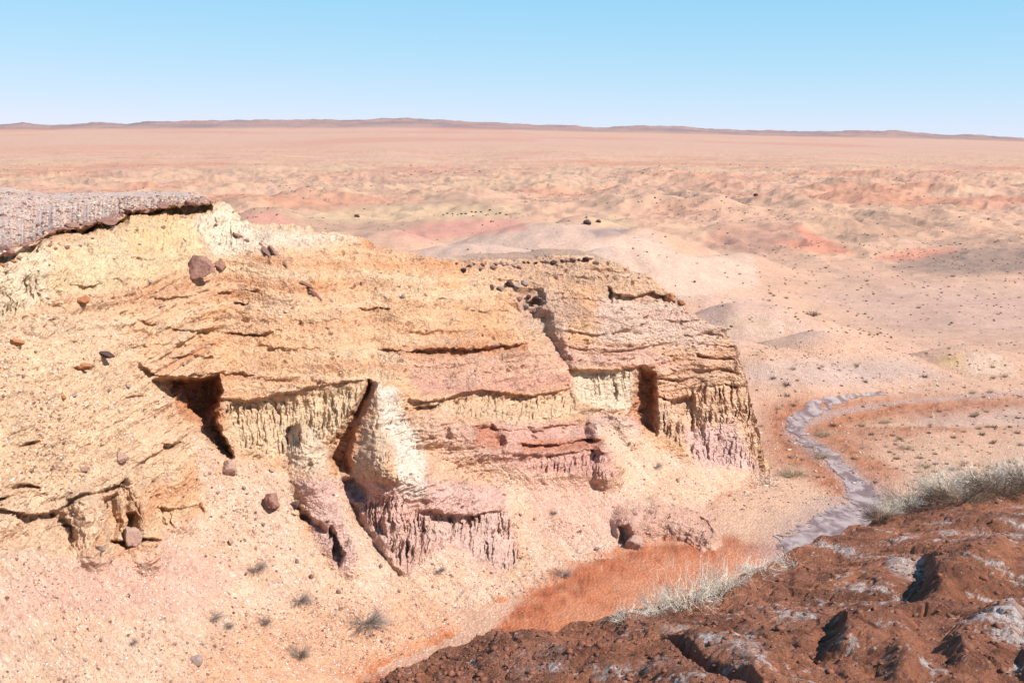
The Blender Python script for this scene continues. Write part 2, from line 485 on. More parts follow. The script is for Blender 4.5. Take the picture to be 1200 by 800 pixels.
# --- masks
TALUS = [(-300,1100),(-300,650),(0,640),(90,650),(185,662),(192,615),(240,600),(232,540),(222,506),(262,535),(300,540),(340,558),(345,600),(372,640),(412,684),(418,655),(398,590),(396,560),(412,600),(474,678),(500,650),(528,640),(560,656),(592,676),(622,668),(600,610),(590,575),(572,540),(612,552),(722,568),(738,560),(695,500),(722,495),(770,525),(830,545),(890,552),(1100,600),(1100,1100)]
talus = poly_mask(wx, wy, TALUS, 6)
outc = poly_mask(wx, wy, [(722,640),(722,612),(745,594),(800,592),(845,600),(852,634),(800,648),(740,650)], 4)
talus = talus * (1 - outc)
SCREE = [(-300,480),(-300,380),(0,392),(60,400),(130,395),(165,430),(185,460),(190,500),(160,520),(150,550),(100,560),(60,575),(0,560)]
scree = poly_mask(wx, wy, SCREE, 14)
rock = np.clip(1 - talus - .55 * scree, 0, 1)

def region(poly, soft=6): return poly_mask(wx, wy, poly, soft)
flA = region([(262,470),(330,470),(400,456),(430,452),(415,480),(395,510),(330,530),(280,525)], 6)
flB = region([(668,438),(750,434),(748,460),(735,482),(700,478),(680,470)], 3)
flC = region([(500,474),(560,462),(620,468),(670,460),(676,480),(640,494),(560,490),(515,486)], 5)
flD = region([(486,603),(592,599),(612,665),(590,668),(560,650),(520,632),(492,630)], 9)
flE = region([(765,466),(880,440),(884,550),(830,545),(768,505)], 5)
flF = region([(-260,350),(0,303),(45,295),(50,360),(0,372),(-260,420)], 5)
flG = region([(150,252),(250,250),(275,262),(290,290),(210,296),(160,290)], 6)
flH = region([(612,534),(722,532),(728,562),(620,552)], 4)
flI = region([(440,470),(470,466),(500,560),(455,575),(430,560)], 5)
flJ = region([(410,590),(470,580),(500,620),(510,650),(474,668)], 9)
flK = region([(180,592),(240,592),(244,612),(185,615)], 4)
flL = region([(60,585),(190,560),(192,655),(80,650)], 7)
def flutes(per, sd, stretch=55):
    here = .42 + .58 * sstep(-.25, .3, fbm(wx / 24, PY / 26, octv=2, seed=sd + 4))
    a = fbm(wx / per, PY / stretch, octv=3, seed=sd, gain=.55)
    g = 1 - np.clip(np.abs(a) * 3.2, 0, 1)            # narrow grooves
    return g * here + .6 * noise(wx / (per * 2.2), PY / 70, seed=sd + 9)
f1 = flutes(7.0, 31); f2 = flutes(10.0, 37, 40)
f1 = f1 * 1.25
R += .20 * flA * f1 + .2 * flB * flutes(9, 41, 200) + .2 * flC * f1 + .30 * flD * f1 + .30 * flE * f1 + .34 * flF * flutes(12, 51, 120)
R += .3 * flG * f2 + .18 * flH * f1 + .1 * flI * f1 + .3 * flJ * f1 + .18 * flK * f1 + .12 * flL * f2
flut = np.clip(flA + flB + flC + flD + flE + flF + flG + flH + .5 * flI + flJ + flK + .6 * flL, 0, 1)

D = D + R
P = to_world(PX, PY, D)
X_, Y_, Z_ = [P[..., i].astype(f32) for i in range(3)]
NRM = grid_normals(to_world(PX, PY, D0).astype(f32))
if NRM[..., 1].mean() > 0: NRM = -NRM
# --- strata: beds that weather back and stand out, level in the world with a slight dip
zz = Z_ + .13 * X_ + .22 * noise(X_ / 7, Y_ / 7, Z_ / 7, seed=61)
st = noise(X_ * .16, Y_ * .16, zz * 2.3, seed=62) + .6 * noise(X_ * .4, Y_ * .4, zz * 6.0, seed=63)
st = np.tanh(st * 2.6)
brk = sstep(-.15, .35, noise(X_ * .35, Y_ * .35, Z_ * .5, seed=64))      # ledges come and go
rocky = rock * (1 - .55 * flut)
thin = noise(X_ * .22, Y_ * .22, zz * 4.5, seed=65)
disp = (.10 * st + .06 * np.tanh(thin * 5)) * rocky * (.4 + .6 * brk)
disp += .22 * fbm(X_ / 2.6, Y_ / 2.6, Z_ / 2.0, 3, seed=71) * (.45 + .55 * rock)
disp += .14 * fbm(X_ / .55, Y_ / .55, Z_ / .4, 3, seed=75) * (.3 + .7 * rock)
n_s = fbm(X_ / .19, Y_ / .19, Z_ / .13, 3, seed=79, gain=.8)
bil = np.abs(noise(X_ / .42, Y_ / .42, Z_ / .3, seed=78)) - .3          # knobbly conglomerate
disp += .10 * bil * rock * (1 - .6 * flut) * sstep(-.3, .3, noise(X_ / 1.8, Y_ / 1.8, Z_ / 1.2, seed=77))
disp += (.038 + .050 * rock * (1 - .5 * flut)) * n_s
pit = noise(X_ / .30, Y_ / .30, Z_ / .16, seed=86)
pits = sstep(.42, .62, pit) * sstep(-.15, .25, noise(X_ / 1.6, Y_ / 1.6, zz / .7, seed=87))
disp -= .16 * pits * np.clip(rock - .4 * flut, 0, 1) + .05 * pits * talus
crk = 1 - np.clip(np.abs(noise(X_ * .9, Y_ * .9, zz * 2.2, seed=83)) * 9, 0, 1)
disp -= .09 * crk * rocky * sstep(-.1, .3, noise(X_ * .5, Y_ * .5, Z_ * .5, seed=84))
# rills running down the scree
across = PX * .75 - PY * .60 + 9 * noise(PX / 60, PY / 60, seed=92); along = PX * .62 + PY * .75
ril = fbm(across / 8, along / 75, octv=3, seed=91, gain=.6)
disp += (.09 * talus + .05 * scree) * ril
edge = np.clip((t[:, None] * NF) / 30, 0, 1)
disp *= 1 - .65 * sstep(864, 872, cols)[None] * sstep(897, 889, cols)[None]
P = P + NRM * (disp * edge)[..., None]

# --- colours
wz = Z_
c_och = alb((234,190,138)); c_tal = alb((243,199,162)); c_crm = alb((248,226,186)); c_pnk = alb((226,172,150)); c_lil = alb((214,172,166))
v1 = fbm(X_ / 3.5, Y_ / 3.5, Z_ / 1.4, 4, seed=101)[..., None]
v2 = fbm(X_ / .8, Y_ / .8, Z_ / .25, 3, seed=105)[..., None]
col = np.broadcast_to(alb((240,190,146)), P.shape).copy()
col = col + np.clip(v1 * 1.6, 0, 1) * .65 * (alb((234,170,114)) - col)
col = col + np.clip(-v1 * 1.6, 0, 1) * .65 * (alb((244,208,168)) - col)
col = col + np.clip(v2 * 1.4, 0, 1) * .35 * (alb((222,158,108)) - col)
bands = noise(X_ * .10, Y_ * .10, zz * 2.6, seed=107) + .6 * noise(X_ * .2, Y_ * .2, zz * 7.0, seed=108)
col = paint(col, sstep(.12, .5, bands) * .45, (222,150,104)); col = paint(col, sstep(.12, .5, -bands) * .45, (248,216,176))
# named beds
col = paint(col, region([(-260,700),(-260,400),(0,380),(120,360),(170,420),(185,470),(210,510),(160,560),(100,660),(0,700)], 25) * .6, (242,205,170))
col = paint(col, region([(-260,350),(0,300),(60,285),(60,350),(0,375),(-260,430)], 10) * .8, (250,226,190))
col = paint(col, region([(60,290),(160,262),(280,248),(300,280),(220,320),(100,350),(60,340)], 14) * .7, (248,216,168))
col = paint(col, region([(225,258),(262,240),(300,268),(390,272),(420,285),(330,290),(250,300)], 9) * .75, (248,230,202))
col = paint(col, region([(140,256),(200,250),(222,280),(160,300)], 8) * .6, (244,204,140))
col = paint(col, region([(590,300),(720,302),(790,345),(720,340),(600,322),(540,312)], 6) * .6, (214,176,146))
col = paint(col, region([(600,340),(640,338),(690,370),(650,400),(610,380)], 14) * .5, (206,178,164))
col = paint(col, region([(700,345),(790,350),(860,392),(820,412),(700,400)], 12) * .55, (226,200,188))
col = paint(col, region([(480,420),(640,408),(668,450),(620,460),(560,452),(490,464)], 9) * .7, (228,176,150))
col = paint(col, region([(640,405),(760,405),(800,430),(660,430)], 9) * .7, (226,176,156))
col = paint(col, region([(770,430),(870,395),(872,440),(770,465)], 8) * .5, (222,170,142))
col = paint(col, flA * .7, (243,212,172)); col = paint(col, flB * .8, (247,226,194)); col = paint(col, flC * .75, (240,204,166))
col = paint(col, region([(330,500),(372,500),(390,560),(340,555)], 7) * .7, (240,216,186))
col = paint(col, region([(500,492),(560,495),(720,495),(728,562),(600,555),(520,525)], 9) * .8, (228,176,160))
col = paint(col, flE * .6, (240,200,168))
col = paint(col, region([(405,560),(600,566),(600,590),(410,590)], 8) * .5, (224,176,164))
col = paint(col, region([(480,440),(560,446),(668,438),(672,452),(600,458),(490,464)], 5) * .6, (224,164,142))
col = paint(col, region([(800,505),(860,495),(888,552),(820,548)], 9) * .75, (234,192,182))
col = paint(col, region([(690,480),(752,488),(752,512),(700,508)], 7) * .6, (234,204,192))
col = paint(col, region([(470,480),(520,480),(580,540),(600,580),(500,590),(470,540)], 10) * .7, (240,194,162))
col = paint(col, region([(345,562),(400,560),(425,650),(408,680),(375,640)], 7) * .75, (238,196,184))
col = paint(col, region([(398,560),(600,570),(606,655),(590,670),(480,672),(440,650)], 9) * .75, (236,192,178))
col = paint(col, flD * .5, (240,206,188))
col = paint(col, region([(418,490),(452,490),(455,560),(415,560)], 5) * .6, (230,202,172))
w_ = region([(440,452),(462,455),(498,520),(500,580),(462,588),(455,530),(438,500)], 7)
w_ = w_ * region([(440,452),(462,455),(500,530),(500,585),(468,588),(458,520),(442,490)], 9)
col = paint(col, w_ * .85, (252,236,214))  # bright white of the pillar's sunlit right side, put into the colour
col = paint(col, talus * .85, (243,200,168))
tv = fbm(PX / 60, PY / 40, octv=3, seed=111)
col = paint(col, talus * np.clip(tv * 1.5, 0, 1) * .6, (240,184,142))
col = paint(col, talus * np.clip(-tv * 1.5, 0, 1) * .5, (242,208,180))
for c_, poly, k, s_ in [((236,178,158), [(60,660),(200,640),(290,660),(240,720),(40,720),(0,760),(0,690)], .5, 18),
                        ((236,176,156), [(620,560),(700,560),(760,600),(700,640),(620,620)], .5, 20),
                        ((240,172,126), [(280,720),(520,700),(560,740),(440,820),(200,860),(230,780)], .6, 22),
                        ((232,150,100), [(380,790),(500,745),(600,715),(640,690),(660,720),(480,800)], .6, 9),
                        ((240,190,150), [(760,545),(900,560),(960,600),(850,620),(760,580)], .5, 16)]:
    col = paint(col, region(poly, s_) * k, c_)
col = paint(col, outc * .7, (220,170,152))
col = paint(col, scree * .6, (246,204,160))
col = paint(col, talus * np.clip(ril * 2.2, 0, 1) * .35, (228,176,144)); col = paint(col, talus * np.clip(-ril * 2.2, 0, 1) * .3, (248,218,192))
orange = sstep(905, 850, PX) * sstep(.12, -.05, wz - .18 * fbm(X_ / 1.2, Y_ / 1.2, octv=3, seed=121))
col = paint(col, orange * .85, (218,132,84))
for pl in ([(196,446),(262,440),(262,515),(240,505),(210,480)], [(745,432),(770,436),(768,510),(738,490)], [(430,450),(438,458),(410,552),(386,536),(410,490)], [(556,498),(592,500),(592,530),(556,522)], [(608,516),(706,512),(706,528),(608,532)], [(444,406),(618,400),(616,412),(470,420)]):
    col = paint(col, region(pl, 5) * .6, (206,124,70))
# the caprock: a purple brown crust at the brink
CAPL = [(-260,352),(-60,314),(0,297),(28,288),(46,279),(62,270),(78,266),(112,262),(142,252),(182,243),(214,241),(250,238),(262,238)]
cap = (PX < 262) * sstep(3, -2, wy - interp_poly(CAPL, wx) - 1) * sstep(262, 250, PX)
col = paint(col, cap * .95, (190,142,120))
peb = np.clip(.55 + .5 * talus + .5 * scree - .5 * flut + .4 * fbm(X_ / 2, Y_ / 2, Z_, 3, seed=131), 0, 1)
peb = np.maximum(peb * (1 - orange * .7), cap)
spk = noise(X_ / .11, Y_ / .11, Z_ / .09, seed=133)
spm = sstep(.25, .6, spk) * sstep(-.1, .35, noise(X_ / .9, Y_ / .9, Z_ / .4, seed=134)) * (1 - .6 * talus)
col = paint(col, spm * .6, (150,112,92))
col = paint(col, sstep(.1, .45, fbm(X_ / 1.1, Y_ / 1.1, Z_ / .45, 4, seed=136)) * rock * .4, (206,170,146))
colv = 1.09 + .08 * n_s[..., None]
col = col * colv

# --- rows behind the brink: the plateau on the left, the back slopes elsewhere
S2 = [(-260,232),(-100,224),(0,224),(30,229),(60,232),(120,231),(180,230),(215,230),(230,232),(244,235.5),(262,237)]
back = []
rim = P[-1]
nb = 130
far = to_world(cols, interp_poly(S2, cols), np.where(cols < 200, 52, np.interp(cols, [200, 244, 262], [52, 48.2, 47])))
_k = np.hanning(41); _k /= _k.sum()
rim_s = np.stack([np.convolve(np.pad(rim[:, i], 20, 'edge'), _k, 'valid') for i in range(3)], -1)
plate = sstep(252, 243, cols)[:, None]
flat = sstep(500, 560, cols)[:, None] * sstep(735, 690, cols)[:, None]
for k in range(1, nb + 1):
    s_ = k / 100
    if k <= 100:
        A = rim + (far - rim) * min(1, s_ ** 1.15)
    else:
        A = far * np.array([1 + (k - 100) * .03, 1 + (k - 100) * .03, 1]) - np.array([0, 0, max(0, (k - 103)) * 1.3])
    b = (k / nb)
    dirv = np.stack([cols * 0 - .12, cols * 0 + 1.0, cols * 0], -1)
    low = rim[:, 2:3]
    d_ = b * 15
    drop = np.maximum(0, d_ - 3.2 * flat - .25) ** 1.15 * .95 + b * .1
    mixk = min(1, k / 12)
    rk = rim * (1 - mixk) + rim_s * mixk; low = rk[:, 2:3]
    B = rk + dirv * d_; B[:, 2:3] = np.maximum(low - drop, -1.5)
    Q = A * plate + B * (1 - plate)
    Qx, Qy = Q[:, 0], Q[:, 1]
    up = .09 * fbm(Qx / 1.2, Qy / 1.2, octv=2, seed=141) + .03 * noise(Qx / .45, Qy / .45, seed=142)
    Q[:, 2] += up * min(1, k / 3)
    back.append(Q)
back = np.array(back)
Pb = np.concatenate([P, back])
cb = np.broadcast_to(alb((240,206,186)), back.shape).copy()
gv = fbm(back[..., 0] / 3, back[..., 1] / 6, octv=3, seed=145)
cb = paint(cb, np.clip(gv * 1.6, 0, 1), (222,182,162))
pl3 = np.broadcast_to(plate[:, 0], cb.shape[:2])
edgem = sstep(14, 2, np.arange(nb))[:, None] * pl3
cb = paint(cb, np.broadcast_to(edgem * .8, cb.shape[:2]), (200,158,140))
cb = paint(cb, (1 - pl3) * .9, (232,192,156))
fl2 = np.broadcast_to(flat[:, 0], cb.shape[:2])
cb = paint(cb, fl2 * .6, (196,152,128))
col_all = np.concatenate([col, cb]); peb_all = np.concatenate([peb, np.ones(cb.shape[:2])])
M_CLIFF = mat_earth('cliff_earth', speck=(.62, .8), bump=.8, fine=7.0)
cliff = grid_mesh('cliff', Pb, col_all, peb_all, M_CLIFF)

# ================================================================== GROUND
def rr(x, y): return np.sqrt(x * x + y * y)
HILLS = [  # px, py of the top, distance, half width (m) across, half depth (m), slant
 (655,262,128,17,11,.12),(560,286,112,15,9,.1),(745,268,135,11,8,-.15),(775,297,126,11,7,-.2),(862,297,132,7,6,0),
 (820,300,128,8,6,0),(715,292,112,13,7,0),(690,257,168,9,7,0),
 (560,254,190,20,10,.05),(470,262,200,22,10,0),(455,271,150,9,8,0),(315,249,190,9,8,0),(520,240,265,42,14,0),(400,240,290,34,14,0),
 (935,263,215,14,12,-.2),(985,283,190,11,9,0),(1130,291,170,22,9,0),(1205,291,170,15,8,0),(1080,276,205,20,10,0),
 (885,354,86,8,6,0),(960,392,78,7,5,0),(1140,407,79,5.5,3.6,0),(820,350,92,10,6,0),(870,400,72,7,5,0),
 (1000,240,290,22,12,0),(1080,245,300,24,10,0),(900,246,300,26,12,0),(1160,250,290,22,10,0),(960,226,390,26,14,0),
 (1050,222,420,28,14,0),(830,212,480,30,12,0),(760,222,400,26,12,0),(700,216,440,28,12,0),(640,228,380,28,12,0),(1130,218,440,26,12,0)]

RIDGE = [(-300,152),(0,147),(28,144),(60,149),(110,144),(150,146),(200,143),(250,142),(330,141),(400,142),(480,140),(560,144),(640,147),(700,150),(760,148),(800,149),(830,152),(900,154),(960,155),(1040,154),(1100,158),(1160,160),(1220,164),(1500,170)]
PLAIN = [(-300,156),(0,153),(200,152),(450,151),(600,153),(760,157),(900,160),(1100,164),(1200,166),(1500,171)]

def ground_z(x, y):
    x = np.asarray(x, float); y = np.asarray(y, float)
    r = rr(x, y)
    z = np.zeros(np.broadcast(x, y).shape)
    a = sstep(62, 100, r)
    # broken country: small flat topped knolls
    n1 = fbm(x / 26, y / 34, octv=4, seed=201); n2 = fbm(x / 70, y / 95, octv=3, seed=205)
    g = np.clip(n1 + .1, 0, 1)
    fade = sstep(760, 420, r)
    n3 = np.abs(fbm(x / 15, y / 19, octv=3, seed=203))
    z = z + a * (5.2 * g + 2.6 * n2 * sstep(120, 260, r) + 2.2 * (.35 - n3)) * (.10 + .90 * sstep(120, 210, r)) * (.16 + .84 * fade)
    z = z + a * sstep(110, 180, r) * fade * (.9 * (.4 - np.abs(fbm(x / 7, y / 9, octv=3, seed=207))) )
    z = z + a * sstep(300, 900, r) * 4.0 * fbm(x / 120, y / 260, octv=3, seed=211)
    z = z + .5 * sstep(34, 60, r) * fbm(x / 9, y / 9, octv=3, seed=215) * (.5 + .5 * a)
    z = z + .06 * fbm(x / 1.7, y / 1.7, octv=3, seed=218)
    hz = np.zeros_like(z)
    for (px, py, Y, wxm, wym, sl) in HILLS:
        c = to_world(px, py, Y)
        dx = x - c[0]; dy = y - c[1]
        dxs = dx + sl * dy
        q = (dxs / wxm) ** 2 + (dy / wym) ** 2
        sel = q < 9
        h = max(.3, c[2])
        prof = np.exp(-q * .9)
        hz = np.maximum(hz, np.where(sel, h * prof, 0))
    near_h = sstep(.2, 2, hz)
    rib = noise(x / 2.2, y / 2.2, seed=221) * .22 + noise(x / 6, y / 6, seed=222) * .35
    z = np.maximum(z * (1 - .7 * near_h), 0) * 1.0 + np.minimum(z, 0) * (1 - near_h) + hz + near_h * rib * np.clip(hz / 4, 0, 1)
    # flat wash and stream bed
    # far plain rising to the foot of a long low range
    px = 600 + F * (x / np.maximum(y, 1)) * 1.0 / CT * 1.0
    pz = to_world(px, interp_poly(PLAIN, px), 4200.0)[..., 2]
    rz = to_world(px, interp_poly(RIDGE, px), 4800.0)[..., 2]
    tp = np.clip((y - 350) / (4200 - 350), 0, 1)
    z = z * (1 - .75 * sstep(700, 1500, y)) + pz * tp ** 1.25
    tr = sstep(4120, 4700, y)
    z = z + (rz - pz) * tr * sstep(6400, 5000, y) + tr * 15 * fbm(x / 150, y / 110, octv=5, seed=231) * sstep(6000, 5000, y) - 40 * sstep(5200, 6400, y)
    return z

az = np.concatenate([np.linspace(-1.25, -.47, 40, endpoint=False), np.linspace(-.47, .47, 1060), np.linspace(.47, 1.25, 41)[1:]])
ang = np.concatenate([np.arange(1120, 600, -8), np.arange(600, 470, -2.2), np.arange(470, 186, -.9)])
pa = PITCH + np.arctan((ang - 400) / F)
rad = np.concatenate([CAM_H / np.tan(pa), np.geomspace(CAM_H / math.tan(PITCH + math.atan((186 - 400) / F)) * 1.04, 4100, 46), np.linspace(4130, 6500, 50)])
# keep whatever lies far on the same depth for every azimuth: rows are lines of equal y inside the view
A_, R_ = np.meshgrid(az, rad)
GX = (R_ * np.tan(np.clip(A_, -1.25, 1.25))).astype(float); GY = R_.astype(float) + 0 * GX
GZ = ground_z(GX, GY)
GP = np.stack([GX, GY, GZ], -1)
gpx, gpy = to_pixel(GP)
gw = gpx + 4 * fbm(GX / 8, GY / 8, octv=3, seed=241) * np.clip(60 / GY * 1.2, .2, 1) * 2
gh = gpy + 3 * fbm(GX / 10, GY / 14, octv=3, seed=245) * np.clip(60 / GY, .15, 1) * 2
def greg(poly, soft=6): return poly_mask(gw, gh, poly, soft)
gc = np.broadcast_to(alb((234,184,150)), GP.shape).copy()
v = fbm(GX / 30, GY / 60, octv=4, seed=251); vv = fbm(GX / 90, GY / 260, octv=4, seed=255); v3 = fbm(GX / 9, GY / 12, octv=3, seed=259)
gc = paint(gc, np.clip(v * 1.8, 0, 1) * .55, (220,174,150)); gc = paint(gc, np.clip(-v * 1.8, 0, 1) * .5, (240,196,156))
gc = paint(gc, np.clip(vv * 2, 0, 1) * .6 * sstep(150, 300, GY), (226,160,134)); gc = paint(gc, np.clip(-vv * 2, 0, 1) * .5 * sstep(150, 300, GY), (226,190,152))
gc = paint(gc, np.clip(v3 * 1.5, 0, 1) * .25, (206,158,138))
mid = sstep(110, 190, GY) * sstep(900, 500, GY)
gr = fbm(GX / 30, GY / 42, octv=5, seed=261, gain=.6)
gc = paint(gc, mid * sstep(.0, .25, gr) * .7, (196,156,130))                   # olive grey knolls
red = fbm(GX / 60, GY / 45, octv=4, seed=265)
gc = paint(gc, mid * sstep(.22, .4, red) * .6, (226,152,124))
gc = paint(gc, mid * sstep(.25, .45, -red) * .6, (240,206,160))
farp = sstep(600, 1600, GY)
stk = fbm(GX / 38, GY / 46, octv=5, seed=268, gain=.62); stk2 = fbm(GX / 160, GY / 120, octv=4, seed=269, gain=.6)
fm = sstep(150, 240, GY) * sstep(1500, 700, GY)
gc = paint(gc, fm * sstep(.05, .35, stk) * .42, (196,148,120)); gc = paint(gc, fm * sstep(.05, .3, -stk) * .3, (240,198,164))
gc = paint(gc, fm * sstep(.05, .3, stk2) * .55, (222,146,114)); gc = paint(gc, fm * sstep(.1, .35, -stk2) * .45, (206,168,134))
gc = paint(gc, farp * .7, (224,178,154))
gc = paint(gc, farp * sstep(.0, .35, fbm(GX / 400, GY / 900, octv=3, seed=267)) * .5, (222,156,132))
band = poly_mask(gpx, gpy, [(-400,150),(1600,150),(1600,162),(900,166),(400,163),(-400,166)], 3)
rg = sstep(4150, 4350, GY)
rn = fbm(GX / 260, GY / 140, octv=4, seed=271)
gc = paint(gc, rg * (.6 + .4 * sstep(-.2, .25, rn)), (168,142,138))
gc = paint(gc, rg * sstep(.1, .4, -rn) * .6, (186,146,134))
# named patches
for c_, poly, k, s_ in [
    ((232,194,170), [(470,300),(560,278),(620,262),(690,262),(720,290),(690,320),(560,320)], .8, 5),
    ((240,202,176), [(680,290),(760,270),(800,300),(880,298),(890,335),(800,350),(720,320)], .75, 6),
    ((184,156,144), [(690,270),(712,266),(740,268),(725,278),(700,278)], .9, 2.5),
    ((228,164,142), [(455,275),(500,262),(560,257),(610,258),(620,268),(560,276),(500,282)], .9, 3),
    ((232,194,152), [(340,252),(420,244),(520,240),(600,242),(620,252),(500,258),(400,262)], .7, 4),
    ((226,164,142), [(285,250),(320,248),(350,266),(290,266)], .9, 3),
    ((230,192,150), [(680,256),(720,252),(750,266),(700,266)], .7, 3),
    ((208,154,130), [(840,262),(935,262),(990,290),(900,296),(820,290)], .7, 5),  # shade on this hill's left side, put into the colour as brown
    ((234,158,128), [(928,262),(950,272),(1005,297),(960,298),(920,286),(900,282),(945,282)], .9, 3),  # red right slope of the same hill, its sunlit orange painted in
    ((234,158,128), [(1020,302),(1070,292),(1120,290),(1118,300),(1060,308)], .85, 3),
    ((166,138,122), [(1040,314),(1100,296),(1160,291),(1260,292),(1260,318),(1100,322)], .75, 5),  # grey hill, its shading deepened in the colour
    ((190,150,124), [(960,275),(1000,252),(1100,244),(1110,262),(1040,282)], .6, 6),
    ((232,190,168), [(830,420),(820,345),(900,350),(980,390),(960,400),(880,400)], .6, 10),
    ((240,204,170), [(850,372),(900,368),(935,385),(900,396),(850,392)], .6, 8),
    ((240,196,140), [(1095,428),(1110,416),(1135,415),(1130,430)], .8, 5),
    ((244,208,176), [(1130,412),(1175,416),(1195,440),(1140,440)], .7, 6),
    ((222,180,160), [(940,345),(1060,330),(1260,335),(1260,390),(1060,392)], .5, 14),
    ((204,178,166), [(870,428),(940,420),(1060,420),(1110,440),(1000,452),(880,450)], .6, 10),
    ((206,180,168), [(1060,475),(1300,470),(1300,500),(1080,500)], .4, 10)]:
    gc = paint(gc, greg(poly, s_) * k, c_)
# wet orange earth along the stream and in the wash
STREAM = [(1330,452),(1180,460),(1110,467),(1060,470),(1020,476),(985,482),(958,487),(940,494),(933,503),(938,514),(957,526),(978,540),(994,556),(1008,572),(1018,586),(1000,602),(975,622),(952,645),(938,672)]
ds, ts = line_dist(gpx, gpy + 0 * gpx, STREAM)
nzs = fbm(GX / 2.2, GY / 3, octv=4, seed=281)
wet = sstep(60, 12, ds * np.where(gpx < 985, 1, np.where(gpy < 500, 2.0, 1.0)) + 26 * nzs) * sstep(455, 478, gpy)
wash = greg([(560,760),(600,716),(630,690),(700,655),(745,640),(860,628),(900,640),(1000,640),(1000,900),(300,900),(400,800)], 5)
gc = paint(gc, wet * .8, (200,120,78))
gc = paint(gc, wet * sstep(.05, .3, nzs) * .55, (170,100,68))
mot = fbm(GX / .6, GY / .8, octv=4, seed=287, gain=.65)
gc = paint(gc, wet * sstep(.0, .25, mot) * .65, (140,82,52)); gc = paint(gc, wet * sstep(.1, .35, -mot) * .4, (228,166,124))
apron = greg([(850,572),(880,546),(905,545),(950,562),(1000,590),(985,606),(940,622),(870,634),(840,600)], 9)
gc = paint(gc, apron * .9, (242,194,158))
wash = np.clip(wash * 1.0 + .9 * (wash * (1 - wash)) * np.sign(nzs), 0, 1)
gc = paint(gc, wash * .9, (228,142,98)); wsh = fbm((GX * .8 + GY * .6) / .8, (-GX * .6 + GY * .8) / 3.2, octv=4, seed=285)
gc = paint(gc, wash * sstep(.0, .3, wsh) * .6, (196,108,68)); gc = paint(gc, wash * sstep(.0, .3, -wsh) * .35, (236,160,118))
wedge = wash * (1 - greg([(640,730),(680,700),(760,660),(850,640),(920,660),(900,720),(700,740)], 12))
gc = paint(gc, wedge * .5, (190,104,64))
bm_ = fbm(GX / .45, GY / .6, octv=3, seed=289, gain=.65)
gc = paint(gc, wedge * sstep(.05, .3, bm_) * .65, (150,84,54)); gc = paint(gc, wedge * sstep(.1, .35, -bm_) * .5, (240,170,126))
tfl = sstep(.1, .4, noise(GX / .9, GY / 1.3, seed=291)) * sstep(140, 70, GY)
gc = paint(gc, tfl * .28, (200,150,118))
gpeb = np.clip(.5 + .8 * fbm(GX / 5, GY / 5, octv=2, seed=295), 0, 1) * sstep(160, 90, GY) * (1 - wet * .6) * (1 - wash * .7)
# stream bed is cut a little into the flat
def in_stream(px, py):
    d, tt = line_dist(px, py, STREAM)
    w = np.interp(tt * (len(STREAM) - 1), [0, 3, 5, 6, 8, 10, 12, 13, 14, 15, 17], [1, 1.5, 2.5, 5, 8, 7, 7, 12, 17, 24, 32])
    return d, w
d_s, w_s = in_stream(gpx, gpy)
silt = sstep(2.6, .7, d_s / w_s + 1.1 * nzs) * (gpy > 455)
gc = paint(gc, silt * .75, (204,170,154))
M_GROUND = mat_earth('plain_earth', speck=(.42, .7), bump=.6, fine=4.0, scale=.8)
ground = grid_mesh('ground', GP, gc, gpeb, M_GROUND)

